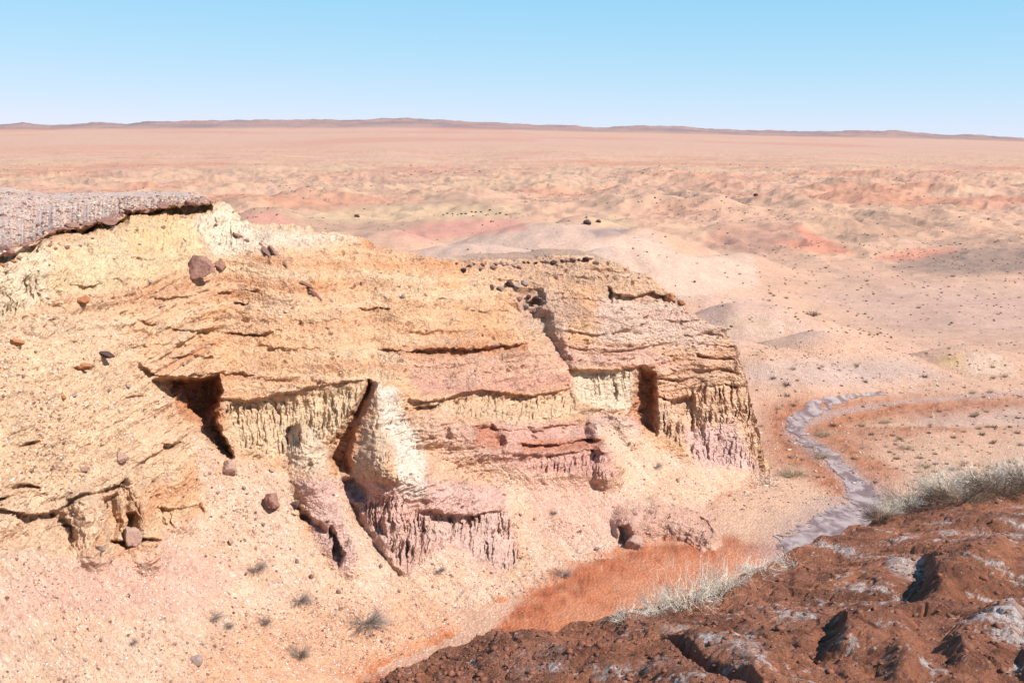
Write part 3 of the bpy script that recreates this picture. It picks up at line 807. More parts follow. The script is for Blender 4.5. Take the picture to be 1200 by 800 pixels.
# ================================================================== STREAM WATER
def build_stream():
    L = np.array(STREAM, float)
    tt = np.linspace(3.6, len(L) - 1, 460)
    cx = np.interp(tt, range(len(L)), L[:, 0]); cy = np.interp(tt, range(len(L)), L[:, 1])
    for _ in range(6):
        cx[1:-1] = (cx[:-2] + cx[2:] + 2 * cx[1:-1]) / 4; cy[1:-1] = (cy[:-2] + cy[2:] + 2 * cy[1:-1]) / 4
    def flat(px, py):                  # where that pixel's ray meets the stream bed
        a = PITCH + np.arctan((py - 400) / F)
        return to_world(px, py, CAM_H / np.tan(a))
    c = flat(cx, cy)
    tg = np.gradient(c, axis=0); tg /= np.linalg.norm(tg, axis=1, keepdims=True)
    nr = np.stack([-tg[:, 1], tg[:, 0], tg[:, 2] * 0], 1)
    w = np.interp(tt, [0, 3, 5, 6, 7, 8, 10, 12, 13, 14, 15, 17], [.15, .2, .28, .6, .65, .5, .42, .5, .7, .85, 1.15, 1.35])
    wl = w * (1 + .45 * noise(tt * 2.3, .5, seed=301) + .25 * noise(tt * 7, .5, seed=302))
    wr = w * (1 + .45 * noise(tt * 2.1, 5.5, seed=303) + .25 * noise(tt * 8, 5.5, seed=304))
    K = 19; rows = []
    for k in range(K):
        s_ = k / (K - 1)
        rows.append(c + nr * ((-wl) * (1 - s_) + wr * s_)[:, None])
    G = np.array(rows)
    # water lies level with its bed just below the bank
    zb = ground_z(G[..., 0], G[..., 1])
    zc = np.convolve(np.pad(zb.mean(0), 12, 'edge'), np.ones(25) / 25, 'valid')
    G[..., 2] = zb + .022
    cc = np.broadcast_to(alb((196,170,170)), G.shape).copy()
    m = bpy.data.materials.new('shallow_muddy_water'); m.use_nodes = True
    N, Lk = m.node_tree.nodes, m.node_tree.links; bs = N['Principled BSDF']
    tc = N.new('ShaderNodeTexCoord'); n = N.new('ShaderNodeTexNoise'); n.inputs['Scale'].default_value = 1.6; n.inputs['Detail'].default_value = 6; n.inputs['Roughness'].default_value = .55
    n.inputs['Distortion'].default_value = .6
    mp = N.new('ShaderNodeMapping'); mp.inputs['Scale'].default_value = (1, .6, 1)
    Lk.new(tc.outputs['Object'], mp.inputs[0]); Lk.new(mp.outputs[0], n.inputs['Vector'])
    r = N.new('ShaderNodeValToRGB'); r.color_ramp.elements[0].position = .42; r.color_ramp.elements[1].position = .6
    r.color_ramp.elements[0].color = (*alb((150,118,108)), 1); r.color_ramp.elements[1].color = (*alb((208,182,170)), 1)
    Lk.new(n.outputs['Fac'], r.inputs[0]); Lk.new(r.outputs[0], bs.inputs['Base Color'])
    bs.inputs['Roughness'].default_value = .5; bs.inputs['Specular IOR Level'].default_value = .4
    bp = N.new('ShaderNodeBump'); bp.inputs['Strength'].default_value = .2; bp.inputs['Distance'].default_value = .03
    n3 = N.new('ShaderNodeTexNoise'); n3.inputs['Scale'].default_value = 9; n3.inputs['Detail'].default_value = 4
    Lk.new(tc.outputs['Object'], n3.inputs['Vector']); Lk.new(n3.outputs['Fac'], bp.inputs['Height']); Lk.new(bp.outputs[0], bs.inputs['Normal'])
    o = grid_mesh('stream', G, cc, np.zeros(G.shape[:2]), m, smooth=True)
    fc = (G[:-1, :-1] + G[1:, 1:]) / 2
    isl = fbm(fc[..., 0] / .55, fc[..., 1] / 1.3, octv=3, seed=311)
    edge = np.abs(np.linspace(-1, 1, K - 1))[:, None]
    up = sstep(12.5, 10.5, (tt[:-1] + tt[1:]) / 2)[None]
    bm = bmesh.new(); bm.from_mesh(o.data); bm.faces.ensure_lookup_table()
    kill = np.flatnonzero(((isl > .42 - .16 * up + 0 * edge) | (edge > .85) & (isl > .1)).ravel())
    bmesh.ops.delete(bm, geom=[bm.faces[i] for i in kill], context='FACES')
    bm.to_mesh(o.data); bm.free()
    return o
stream = build_stream()

# ================================================================== FOREGROUND MOUND
MC = [(340,830,13),(430,797,13.5),(500,768,14),(600,738,14.6),(700,722,15),(760,707,15.6),(850,682,16.6),(900,655,17.6),(960,638,18.6),(1005,612,19.6),(1060,592,20.6),(1120,572,21.2),(1200,565,21.2),(1400,545,21.5),
      (500,800,13.2),(600,800,12.2),(700,800,11.3),(800,800,10.7),(900,800,10.2),(1050,800,9.8),(1200,800,9.6),(1400,800,9.4),
      (800,740,13.3),(900,720,13.5),(1000,690,14.7),(1100,680,14.5),(1200,640,16.2),(1100,620,17.8),(1400,650,15),
      (2000,545,23),(2000,800,9.4),(2000,1000,6),(340,1000,9),(600,1000,7.6),(900,1000,6.5),(1200,1000,6.2),(1400,1000,6)]
mm = tps_fit(np.array([(a / 100, b / 100) for a, b, _ in MC]), np.array([c for *_, c in MC], float))
CREST = [(340,832),(430,797),(470,780),(500,768),(560,750),(600,738),(650,731),(690,724),(730,716),(760,707),(800,700),(850,681),(880,664),(900,655),(930,647),(960,638),(985,630),(1005,612),(1030,602),(1060,588),(1090,575),(1120,563),(1160,555),(1200,549),(1450,525),(2100,515)]
mc = np.concatenate([np.arange(340, 1215, 1.5), np.linspace(1220, 2100, 120)])
MN = 460
cy = interp_poly(CREST, mc) + 2.0 * noise(mc / 22, .5, seed=401) + .8 * noise(mc / 7, .5, seed=402)
tm = np.concatenate([np.linspace(0, .5, 60, endpoint=False), np.linspace(.5, 1, 400)])
low = 1000.0
MPX = np.broadcast_to(mc, (MN, len(mc))).astype(f32)
MPY = np.where(tm[:, None] < .5, low + (808 - low) * tm[:, None] * 2, 808 + (cy - 808) * (tm[:, None] - .5) * 2).astype(f32)
MPY = np.where(cy[None] > 800, low + (cy - low) * tm[:, None], MPY)
MD = tps_eval(mm, MPX / 100, MPY / 100)
MD = np.clip(MD, 4.5, 24)
Pm = to_world(MPX, MPY, MD)
x, y = Pm[..., 0], Pm[..., 1]
# back slope down into the wash
mb = []
crest = Pm[-1]
for k in range(1, 31):
    s_ = k / 30 * 12
    Q = crest + np.array([-.25, 1.0, 0]) * s_
    Q[:, 2] = crest[:, 2] - .9 * s_ - .03 * s_ * s_ - .15 * np.minimum(s_, 1)
    mb.append(Q)
Pm = np.concatenate([Pm, np.array(mb)])
x, y = Pm[..., 0].astype(f32), Pm[..., 1].astype(f32)
mpx, mpy = to_pixel(Pm)
# folds that run away to the upper left, rounded crests, tight gullies
a1 = (x * .78 + y * .62); b1 = (-x * .62 + y * .78)
w1 = fbm(x / 1.6, y / 1.6, octv=3, seed=411)
fold = noise(a1 / 1.5 + .5 * w1, b1 / 3.6 + .3 * w1, seed=413)
fold2 = noise(a1 / .62 + .5 * w1, b1 / 1.2, seed=415)
gull = 1 - np.clip(np.abs(noise(a1 / 1.9 + .6 * w1, b1 / 3.0, seed=417)) * 4.5, 0, 1)
h = .20 * fold + .08 * fold2 + .08 * w1 - .07 * gull ** 1.5
h += .04 * (np.abs(noise(x / .34, y / .34, seed=427)) - .3) + .028 * (np.abs(noise(x / .15, y / .15, seed=428)) - .3) - .03 * (1 - np.clip(np.abs(noise(x / .5, y / .5, seed=429)) * 9, 0, 1))
h += .04 * fbm(x / .3, y / .3, octv=4, seed=421, gain=.6) * .7
ux = mpx + 5 * noise(x * 1.5, y * 1.5, seed=425); uy = mpy + 4 * noise(x * 1.5, y * 1.5 + 9, seed=426)
def mline(line, w, hh, side=0):
    d, tt = line_dist(ux, uy, line)
    return .62 * hh * (1 - sstep(0, 1, d / w)) * np.clip(np.minimum(tt, 1 - tt) * 6, 0, 1)
h += mline([(690,735),(740,728),(800,745),(870,770),(920,800)], 26, .22)
h -= mline([(768,748),(800,764),(830,780),(870,788),(900,806)], 7, .30)
h += mline([(1095,705),(1110,675),(1150,655),(1190,650)], 34, .32)
h -= mline([(1052,700),(1068,680),(1090,662)], 26, .22)
h += mline([(880,660),(930,650),(975,640)], 20, .14)
h -= mline([(884,690),(905,672),(935,655)], 22, .16)
h += mline([(975,760),(1010,736),(1050,745),(1080,790)], 34, .3)
h -= mline([(948,765),(965,748),(990,735)], 20, .20)
h += mline([(1110,760),(1160,735),(1200,720)], 28, .22)
h -= mline([(1150,800),(1175,780),(1210,765)], 24, .2)
h -= mline([(670,760),(700,745),(735,735)], 10, .18)
h += mline([(560,770),(620,750),(680,735)], 16, .12)
fadeb = np.ones(x.shape[0]); 
Pm[..., 2] += h * 1.0
crestf = np.zeros(x.shape[0]); 
mcol = np.broadcast_to(alb((200,130,98)), Pm.shape).copy()
q1 = fbm(x / 1.1, y / 1.1, octv=4, seed=431); q2 = fbm(x / .35, y / .35, octv=4, seed=435)
mcol = paint(mcol, np.clip(q1 * 1.9, 0, 1) * .7, (138,86,62)); mcol = paint(mcol, np.clip(-q1 * 1.7, 0, 1) * .6, (220,142,100))
mcol = paint(mcol, sstep(.05, .35, q2) * .5, (112,70,56))
mcol = paint(mcol, gull * .6, (214,138,96)); mcol = paint(mcol, sstep(.1, .4, fbm(a1 / .8, b1 / 2.4, octv=3, seed=437)) * .6, (222,148,108))
sa = fbm(a1 / .5, b1 / 1.3, octv=5, seed=441, gain=.62) + .35 * fbm(x / 2.3, y / 2.3, octv=2, seed=445)
def mreg(poly, soft): return poly_mask(ux, uy, poly, soft)
sp = np.zeros_like(q1)
for poly, k, s_ in [([(680,800),(700,782),(760,778),(830,790),(850,830),(680,830)], .9, 8), ([(836,745),(880,735),(900,770),(860,778)], .5, 8),
                    ([(905,726),(960,716),(966,724),(920,732)], .8, 4), ([(1040,664),(1080,655),(1085,668),(1046,678)], .8, 4), ([(1100,602),(1118,598),(1122,622),(1106,628)], .7, 4),
                    ([(1125,610),(1200,595),(1200,640),(1140,640)], .35, 10), ([(1160,725),(1200,710),(1200,735),(1165,738)], .5, 5), ([(590,775),(680,750),(700,760),(610,795)], .3, 8),
                    ([(745,722),(800,735),(850,760),(840,770),(780,748)], .4, 5)]:
    sp = np.maximum(sp, mreg(poly, s_) * k)
fs = fbm(x / .09, y / .12, octv=3, seed=451, gain=.75)
sa2 = sa + .55 * fs
salt = np.clip(sstep(.22, .34, sa2) * .85 + sp * sstep(-.12, .12, sa2), 0, 1)
mcol = paint(mcol, salt * .9, (255,236,222))
q3 = fbm(x / .2, y / .2, octv=3, seed=449, gain=.7)
mcol = paint(mcol, sstep(.1, .5, q3) * .45, (112,70,54)); mcol = paint(mcol, sstep(.15, .5, -q3) * .35, (226,172,144))
dmp = sstep(.0, .35, fbm(a1 / 1.4 + 3, b1 / 3.2, octv=4, seed=453)) * (1 - salt)
mcol = paint(mcol, dmp * .5, (116,70,52))
mcol *= (1 + .12 * noise(x / .09, y / .09, seed=447))[..., None]
M_MOUND = mat_earth('mound_earth', speck=(.8, .15), bump=.9, fine=26.0, scale=1.6, rough=.85)
mound = grid_mesh('mound', Pm, mcol, np.clip(.4 + q2, 0, 1), M_MOUND)

# ================================================================== finding the ground under a pixel
class Finder:
    def __init__(self, P):
        self.P = P.reshape(-1, 3); px, py = to_pixel(self.P)
        k = (px > -60) & (px < 1260) & (py > 120) & (py < 860) & (self.P[:, 1] < 900)
        self.P = self.P[k]; px, py = px[k], py[k]
        cell = (np.floor(px / 4) + 20).astype(int) * 400 + (np.floor(py / 4)).astype(int)
        o = np.argsort(cell, kind='stable'); self.P, self.px, self.py = self.P[o], px[o], py[o]
        self.cell = cell[o]
    def get(self, px, py):
        best = None
        c0 = int(math.floor(px / 4)) + 20; r0 = int(math.floor(py / 4))
        cand = []
        for dc in (-1, 0, 1):
            for dr in (-1, 0, 1):
                c = (c0 + dc) * 400 + r0 + dr
                a, b = np.searchsorted(self.cell, [c, c + 1]); cand.append(np.arange(a, b))
        i = np.concatenate(cand)
        if not len(i): return None
        d = np.hypot(self.px[i] - px, self.py[i] - py)
        j = i[d < max(2.2, d.min() + .3)]
        return self.P[j[np.argmin(self.P[j, 1])]]
FC, FG, FM = Finder(Pb), Finder(GP), Finder(Pm)
def surf(px, py, which='cg'):
    c = [f.get(px, py) for f, k in ((FC, 'c'), (FG, 'g'), (FM, 'm')) if k in which]
    c = [p for p in c if p is not None]
    return min(c, key=lambda p: p[1]) if c else None

def tag(o, label=None, cat=None, group=None, kind=None):
    if label: o['label'] = label
    if cat: o['category'] = cat
    if group: o['group'] = group
    if kind: o['kind'] = kind

# ================================================================== ROCKS
M_ROCK = {
 'purple': mat_simple('purple_brown_rock', alb((178,132,114)), .38, 7, .7),
 'orange': mat_simple('rusty_rock', alb((206,140,96)), .3, 7, .7),
 'lilac': mat_simple('lilac_rock', alb((206,166,144)), .28, 7, .7),
 'grey': mat_simple('grey_rock', alb((186,160,146)), .3, 7, .7),
 'dark': mat_simple('dark_rock', alb((104,80,74)), .35, 7, .7)}
def rock_mesh(seed, sub=3, sx=1, sy=1, sz=1, cuts=13):
    bm = bmesh.new(); bmesh.ops.create_icosphere(bm, subdivisions=sub, radius=1)
    rs = np.random.RandomState(seed)
    V = np.array([v.co[:] for v in bm.verts])
    for _ in range(cuts):
        n = rs.normal(size=3); n /= np.linalg.norm(n); d = rs.uniform(.42, .82)
        k = V @ n - d; V = V - np.clip(k, 0, 9)[:, None] * n * .92
    nz = fbm(V[:, 0] * 1.7 + seed, V[:, 1] * 1.7, V[:, 2] * 1.7, 4, seed=seed % 97)
    nz2 = fbm(V[:, 0] * 5 + seed, V[:, 1] * 5, V[:, 2] * 5, 3, seed=seed % 89)
    V = V * (1 + .22 * nz + .07 * nz2)[:, None]
    V = V * np.array([sx, sy, sz])
    for v, c in zip(bm.verts, V): v.co = c
    me = bpy.data.meshes.new('rock'); bm.to_mesh(me); bm.free()
    return me
_mc = {}
def add_rock(name, px, py, wpx, hpx, kind, label, seed, tilt=0, group=None, where='cg', cat='rock', sub=3, sink=.15):
    p = surf(px, py + hpx * .3, where)
    if p is None: return None
    s = p[1] / F / 2 * 1.05
    key = (seed, kind, sub)
    if key not in _mc:
        _mc[key] = rock_mesh(seed, sub); _mc[key].materials.append(M_ROCK[kind])
    o = bpy.data.objects.new(name, _mc[key]); COL.objects.link(o)
    o.scale = (wpx * s, (wpx + hpx) / 2 * s, hpx * s)
    rs = random.Random(seed + int(px))
    o.rotation_euler = (0, math.radians(tilt), 0)
    o.location = (p[0], p[1] - hpx * s * .25, p[2] + hpx * s * (.6 - sink))
    tag(o, label, cat, group)
    return o
RK = [
 (235,314,40,33,'purple','large purple brown boulder perched on the ochre slope below the caprock rim',601,22),
 (261,312,15,15,'purple','small rounded purple rock just to the right of the large purple boulder',502,10),
 (100,350,18,14,'orange','rusty orange rock jutting from the slope left of the large purple boulder',503,-20),
 (22,399,18,10,'orange','flat rusty orange rock lying high on the pale scree at the left edge',504,8),
 (124,414,22,9,'dark','dark flat rock resting on the scree left of the large cave',505,14),
 (98,430,24,8,'orange','low rusty slab on the scree just below the dark flat rock',506,-6),
 (76,463,10,8,'orange','small rusty rock at the left of a pair on the scree',507,0),
 (89,461,10,8,'grey','pale grey rock at the right of a pair on the scree',508,0),
 (145,532,22,17,'lilac','squat pinkish grey rock at the brink of the scree below the cave',509,12),
 (101,547,14,9,'lilac','small lilac rock beside the ledge left of the squat pinkish rock',510,0),
 (270,545,26,20,'lilac','angular pink rock lying directly below the foot of the cave',511,25),
 (323,583,21,28,'purple','upright dark purple boulder on the talus left of the pink rib',512,0),
 (155,622,22,30,'lilac','leaning pinkish block standing on the low ledge at bottom left',513,-12),
 (271,631,12,10,'lilac','small pink rock half buried in the talus left of the dry bush',514,0),
 (233,771,20,16,'grey','smooth oval grey stone on the talus near the bottom edge',515,10),
 (742,631,30,27,'lilac','knobbly pink boulder fallen from the outcrop beside the orange wash',516,0),
 (785,346,12,14,'orange','rusty knob at the right end of the high brown ledge',517,0),
 (799,352,12,9,'orange','rusty block just right of the knob on the high brown ledge',518,20),
 (120,640,16,10,'grey','grey block wedged under the low ledge at bottom left',519,0),
 (346,590,12,10,'dark','dark rock just right of the upright purple boulder',520,0),
 (279,274,16,6,'purple','thin purple rock just below the pale crest right of the caprock',521,35),
 (292,281,9,6,'lilac','small pink rock beside the thin purple rock below the pale crest',522,0),
]
for px, py, w, hh, k, lab, sd, tl in RK:
    add_rock('boulder' if w > 20 else 'rock', px, py, w, hh, k, lab, sd, tl, sub=4 if w > 14 else 3)
# slabs slid down the slope: long pieces
def slab(px0, py0, px1, py1, th, kind, label, seed):
    a, b = surf(px0, py0, 'c'), surf(px1, py1, 'c')
    a, b = Vector(a), Vector(b); d = b - a; L = d.length
    me = rock_mesh(seed, 3); me.materials.append(M_ROCK[kind])
    o = bpy.data.objects.new('rock_slab', me); COL.objects.link(o)
    s = a.y / F * th * .5
    o.scale = (L * .52, s * 1.3, s)
    o.rotation_euler = d.to_track_quat('X', 'Z').to_euler()
    o.location = (a + b) / 2 + Vector((0, -.04, .05)); tag(o, label, 'rock')
slab(304, 284, 320, 301, 6, 'purple', 'upper left of two long purple slabs sliding down the slope near the pale crest', 531)
slab(315, 288, 338, 314, 7, 'purple', 'longest purple slab sliding down the slope near the pale crest', 532)
slab(350, 330, 368, 338, 7, 'purple', 'short purple slab lying crosswise lower down the slope', 533)
slab(362, 336, 380, 352, 6, 'purple', 'narrow purple slab tipped downhill below the short crosswise slab', 534)
# scattered rocks of middling size, alike
rnd = random.Random(12)
n = 0
SM = [(165,285),(300,598),(312,612),(330,640),(352,655),(366,672),(300,640),(340,560),(356,566),(318,548),(336,544),(246,552),(232,560),(218,580),(256,575),(288,570),(298,620),
      (520,640),(612,600),(625,605),(680,620),(700,640),(795,560),(140,775),(128,765),(205,752),(152,790),(165,760),(118,748),(100,770),(190,778),(240,752),(250,745),(222,750),(262,758),(320,770),
      (455,745),(470,690),(398,690),(445,660),(60,500),(42,470),(110,500),(122,520),(140,480),(30,440),(70,430),(150,450),(128,455),(44,410),(180,330),(210,335),(390,350),(400,365),(470,345),(428,330)]
for px, py in SM:
    k = rnd.choice(['purple', 'lilac', 'grey', 'grey', 'lilac']); w = rnd.uniform(4, 8.5)
    add_rock('rock', px + rnd.uniform(-2, 2), py, w, w * rnd.uniform(.55, .9), k, 'small loose rock lying on the sloping pale earth of the cliff side', 560 + rnd.randrange(6), rnd.uniform(-25, 25), 'small loose rocks on the cliff slopes', sub=2)
# dark stones along the brink of the middle promontory
for i in range(26):
    px = 538 + i * 6.4 + rnd.uniform(-2.5, 2.5); w = rnd.uniform(5, 12)
    add_rock('rim_stone', px, interp_poly(RIM, px) + rnd.uniform(1.5, 9), w, w * rnd.uniform(.4, .65), rnd.choice(['dark', 'dark', 'purple', 'lilac']), 'dark stone in the row along the flat brink of the middle promontory', 570 + rnd.randrange(6), rnd.uniform(-10, 10), 'dark stones along the promontory brink', where='c', sub=2)
# dark rubble in the hollow of the promontory and distant boulders
for (px, py) in [(578,333),(588,336),(598,330),(607,336),(616,330),(610,348),(620,346),(628,350),(617,358),(626,362)]:
    w = rnd.uniform(8, 13)
    add_rock('rubble_block', px, py, w, w * .7, rnd.choice(['dark', 'purple', 'grey']), 'broken block in the dark rubble hollow below the promontory brink', 570 + rnd.randrange(6), rnd.uniform(-20, 20), 'blocks in the rubble hollow', where='c', sub=2)
for px, py, w, lab in [(690,259,11,'dark boulder crowning the small yellow knoll behind the lilac hill'), (703,258,7,'smaller dark rock beside the boulder on the small yellow knoll'),
                       (421,252,7,'lone dark rock on the far yellow ridge above the red patch'), (887,226,7,'lone dark rock far out among the low red scarps')]:
    add_rock('distant_rock', px, py, w, w * .7, 'dark', lab, 580, 0, where='g', sub=2)
for i in range(14):
    add_rock('distant_rock', 520 + i * 5.6, 249 - rnd.uniform(-1.5, 3), rnd.uniform(2.5, 5), 2.2, 'dark', 'small dark rock in the cluster on the far yellow ridge', 580, 0, 'dark rocks on the far yellow ridge', where='g', sub=1)

# caprock blocks hanging at the plateau edge: each block is a thing
for i in range(24):
    px = 4 + i * 10.4 + rnd.uniform(-5, 5); py = interp_poly(RIM, px) + rnd.uniform(-3, 3.5)
    w = rnd.choice([6, 8, 11, 15, 22]) * (1.25 if px < 130 else .9)
    add_rock('caprock_block', px, py, w, w * rnd.uniform(.36, .55), 'purple', 'purple brown block of the crust hanging over the plateau edge', 590 + rnd.randrange(8), rnd.uniform(-12, 12), 'caprock blocks along the plateau edge', where='c', sub=3, sink=.35)

for i in range(18):
    px = rnd.uniform(2, 255); py = interp_poly(RIM, px) + rnd.uniform(13, 26); w = rnd.uniform(4, 9)
    add_rock('fallen_block', px, py, w, w * .6, rnd.choice(['purple', 'lilac', 'orange']), 'small block fallen from the crust onto the pale wall just under the plateau edge', 590 + rnd.randrange(8), rnd.uniform(-30, 30), 'blocks fallen below the plateau edge', where='c', sub=2)

# ------------------------------------------------------------------ gravel (stuff)
ICO = None
def gravel(name, pts, sizes, seed, mat, label=None):
    bm = bmesh.new(); bmesh.ops.create_icosphere(bm, subdivisions=1, radius=1)
    bm.verts.ensure_lookup_table()
    V = np.array([v.co[:] for v in bm.verts]); Fc = np.array([[v.index for v in f.verts] for f in bm.faces]); bm.free()
    rs = np.random.RandomState(seed); n = len(pts)
    sc = sizes[:, None] * rs.uniform(.55, 1.2, (n, 3)) * np.array([1.15, 1, .7])
    ang = rs.uniform(0, 6.28, n)
    VV = V[None] * (1 + .25 * rs.normal(size=(n, len(V), 1))) * sc[:, None]
    ca, sa_ = np.cos(ang)[:, None], np.sin(ang)[:, None]
    VV = np.stack([VV[..., 0] * ca - VV[..., 1] * sa_, VV[..., 0] * sa_ + VV[..., 1] * ca, VV[..., 2]], -1)
    VV = (VV + pts[:, None]).reshape(-1, 3)
    FF = (Fc[None] + (np.arange(n) * len(V))[:, None, None]).reshape(-1, 3)
    me = bpy.data.meshes.new(name); me.vertices.add(len(VV)); me.vertices.foreach_set('co', VV.astype(f32).reshape(-1))
    me.loops.add(FF.size); me.polygons.add(len(FF))
    me.polygons.foreach_set('loop_start', np.arange(0, FF.size, 3, dtype=np.int32)); me.polygons.foreach_set('loop_total', np.full(len(FF), 3, np.int32))
    me.loops.foreach_set('vertex_index', FF.reshape(-1).astype(np.int32))
    pal = np.array([alb(c) for c in [(206,166,142), (238,214,190), (176,136,116), (226,182,150), (146,110,96), (230,194,164)]])
    c = pal[rs.randint(0, len(pal), n)] * rs.uniform(.85, 1.15, (n, 1))
    a = me.color_attributes.new('Col', 'FLOAT_COLOR', 'POINT')
    a.data.foreach_set('color', np.concatenate([np.repeat(c, len(V), 0), np.ones((n * len(V), 1))], 1).astype(f32).reshape(-1))
    me.update(calc_edges=True); me.materials.append(mat)
    o = bpy.data.objects.new(name, me); COL.objects.link(o); tag(o, label, 'gravel', kind='stuff'); return o
M_GRAV = mat_earth('gravel_stone', speck=(.3, 0), bump=.3)
rs = np.random.RandomState(3)
w = (.35 + 1.0 * talus + 1.1 * scree) * (PX > -60) * (PY < 860) * (1 - .7 * flut)
w = w * np.clip(.4 + 1.6 * fbm(X_ / 2.5, Y_ / 2.5, Z_ / 2.5, 2, seed=611), .1, 2) * (1 - np.clip(orange, 0, .8))
cs = np.cumsum(w.ravel()); idx = np.searchsorted(cs, rs.uniform(0, cs[-1], 15000))
pts = P.reshape(-1, 3)[idx]; szs = .014 * (1 / rs.uniform(.05, 1, len(pts))) ** .55
gravel('gravel_on_cliff', pts, szs, 1, M_GRAV, 'loose pale and purple gravel strewn over the cliff slopes')
mk = (mpy > 520) & (mpy < 830) & (mpx < 1230)
mpp = Pm[mk]; k = rs.randint(0, len(mpp), 3500)
M_CLOD = mat_simple('brown_clod', alb((160,104,80)), .45, 5, .5)
gravel('clods_on_mound', mpp[k], .010 * (1 / rs.uniform(.05, 1, len(k))) ** .6, 5, M_CLOD, 'small brown clods littering the dark mound')
# plateau gravel
bk = back[:, cols < 255].reshape(-1, 3); k = rs.randint(0, len(bk), 3600)
gravel('gravel_on_plateau', bk[k], .03 * (1 / rs.uniform(.1, 1, len(k))) ** .6, 2, M_GRAV, 'purple brown gravel covering the flat plateau top')
g_sel = (gpy > 400) & (gpy < 600) & (gpx > 800) & (gpx < 1230)
gp_ = GP[g_sel]; k = rs.randint(0, len(gp_), 3500)
gravel('gravel_on_flat', gp_[k], .035 * (1 / rs.uniform(.1, 1, len(k))) ** .55, 3, M_GRAV, 'scattered gravel on the flat beside the stream')

# far scrub that reads only as specks
gm = (gpy < 395) & (gpy > 192) & (gpx > -20) & (gpx < 1230) & (np.arange(GP.shape[0])[:, None] > 0)
wgt = (gm * (sstep(.0, .35, fbm(GX / 40, GY / 70, octv=3, seed=621)) + .15) * (1 - .85 * greg([(440,300),(620,255),(780,262),(890,300),(880,345),(700,340)], 8))).ravel()
cs = np.cumsum(wgt); idx = np.searchsorted(cs, rs.uniform(0, cs[-1], 5200))
spt = GP.reshape(-1, 3)[idx] + np.stack([rs.uniform(-.5, .5, 5200), rs.uniform(-.5, .5, 5200), np.zeros(5200)], 1)
M_SCRUB = mat_simple('far_scrub', alb((156,128,102)), .3, 3, 0)
so = gravel('far_scrub', spt, .05 + spt[:, 1] * .00065 * rs.uniform(.3, 1.3, 5200), 7, M_SCRUB, 'low scrub specked over the far desert plain')
so['category'] = 'scrub'

# ================================================================== PLANTS
M_TWIG = {'grey': mat_simple('dry_grey_twigs', alb((176,158,142)), .35, 14, 0, rough=.85),
          'pale': mat_simple('bleached_twigs', lin((232,216,196)) * .85, .22, 14, 0, rough=.8),
          'dark': mat_simple('dark_twigs', alb((142,114,92)), .35, 14, 0, rough=.85),
          'tan': mat_simple('straw_twigs', alb((220,192,158)), .3, 14, 0, rough=.85)}
def twig_mesh(name, seed, n, mat, h=1.0, spread=1.0, thick=.012, twigs=2, droop=.3, seg=3, up=.5, ribs=3):
    rs = np.random.RandomState(seed); V = []; Fq = []
    def strand(p, d, L, r0, ns):
        base = len(V); p = p.copy()
        for i in range(ns + 1):
            f = i / ns; r = r0 * (1 - .8 * f)
            a = np.cross(d, [0, 0, 1.]); a = a / (np.linalg.norm(a) + 1e-6); b = np.cross(d, a)
            for k in range(ribs):
                an = 2 * math.pi * k / ribs
                V.append(p + r * (math.cos(an) * a + math.sin(an) * b))
            pts_.append((p.copy(), d.copy(), r))
            d = d + rs.normal(size=3) * .22 + np.array([0, 0, -droop * .12]); d /= np.linalg.norm(d)
            p = p + d * L / ns
        for i in range(ns):
            for k in range(ribs):
                k2 = (k + 1) % ribs
                Fq.append((base + i * ribs + k, base + i * ribs + k2, base + (i + 1) * ribs + k2, base + (i + 1) * ribs + k))
    for _ in range(n):
        pts_ = []
        an = rs.uniform(0, 2 * math.pi); rad_ = rs.uniform(0, .35) * spread
        el = rs.uniform(up - .35, up + .75); el = min(1.5, max(.1, el))
        d = np.array([math.cos(an) * math.cos(el) * spread, math.sin(an) * math.cos(el) * spread, math.sin(el)]); d /= np.linalg.norm(d)
        L = h * rs.uniform(.55, 1.1)
        strand(np.array([math.cos(an) * rad_, math.sin(an) * rad_, -.03]), d, L, thick, seg)
        main = list(pts_)
        for _t in range(twigs):
            p0, d0, r0 = main[rs.randint(1, len(main))]
            d1 = d0 + rs.normal(size=3) * .6; d1 /= np.linalg.norm(d1)
            pts_ = []; strand(p0, d1, L * rs.uniform(.25, .5), r0 * .7 + thick * .15, 2)
    me = bpy.data.meshes.new(name); me.from_pydata([tuple(v) for v in V], [], Fq); me.materials.append(M_TWIG[mat]); return me
SH = {'grey': [twig_mesh('dry_shrub', 700 + i, 190, 'grey', thick=.013, twigs=3, up=.35, spread=1.2) for i in range(3)],
      'tan': [twig_mesh('dry_tuft', 710 + i, 120, 'tan', thick=.014, twigs=2, up=.6) for i in range(2)],
      'dark': [twig_mesh('dark_tuft', 720 + i, 60, 'dark', thick=.035, twigs=2, up=.3, seg=2) for i in range(3)],
      'pale': [twig_mesh('bleached_bush', 730 + i, 150, 'pale', thick=.010, twigs=6, up=.6, droop=.5, seg=5, spread=1.15) for i in range(3)],
      'pgrey': [twig_mesh('tangled_bush', 740 + i, 190, 'dark', thick=.009, twigs=4, up=.35, spread=1.2, seg=4) for i in range(2)]}
sh_n = 0
def shrub(name, px, py, wpx, hpx, kind, label, group=None, where='cg', cat='shrub', sink=0):
    global sh_n
    p = surf(px, py, where)
    if p is None: return
    s = p[1] / F
    me = SH[kind][sh_n % len(SH[kind])]; sh_n += 1
    o = bpy.data.objects.new(name, me); COL.objects.link(o)
    o.scale = (wpx * s * .52, wpx * s * .45, hpx * s * 1.1)
    o.rotation_euler = (0, 0, rnd.uniform(0, 6.28) if wpx < hpx * 3 else 0)
    o.location = (p[0], p[1], p[2] - sink); tag(o, label, cat, group)
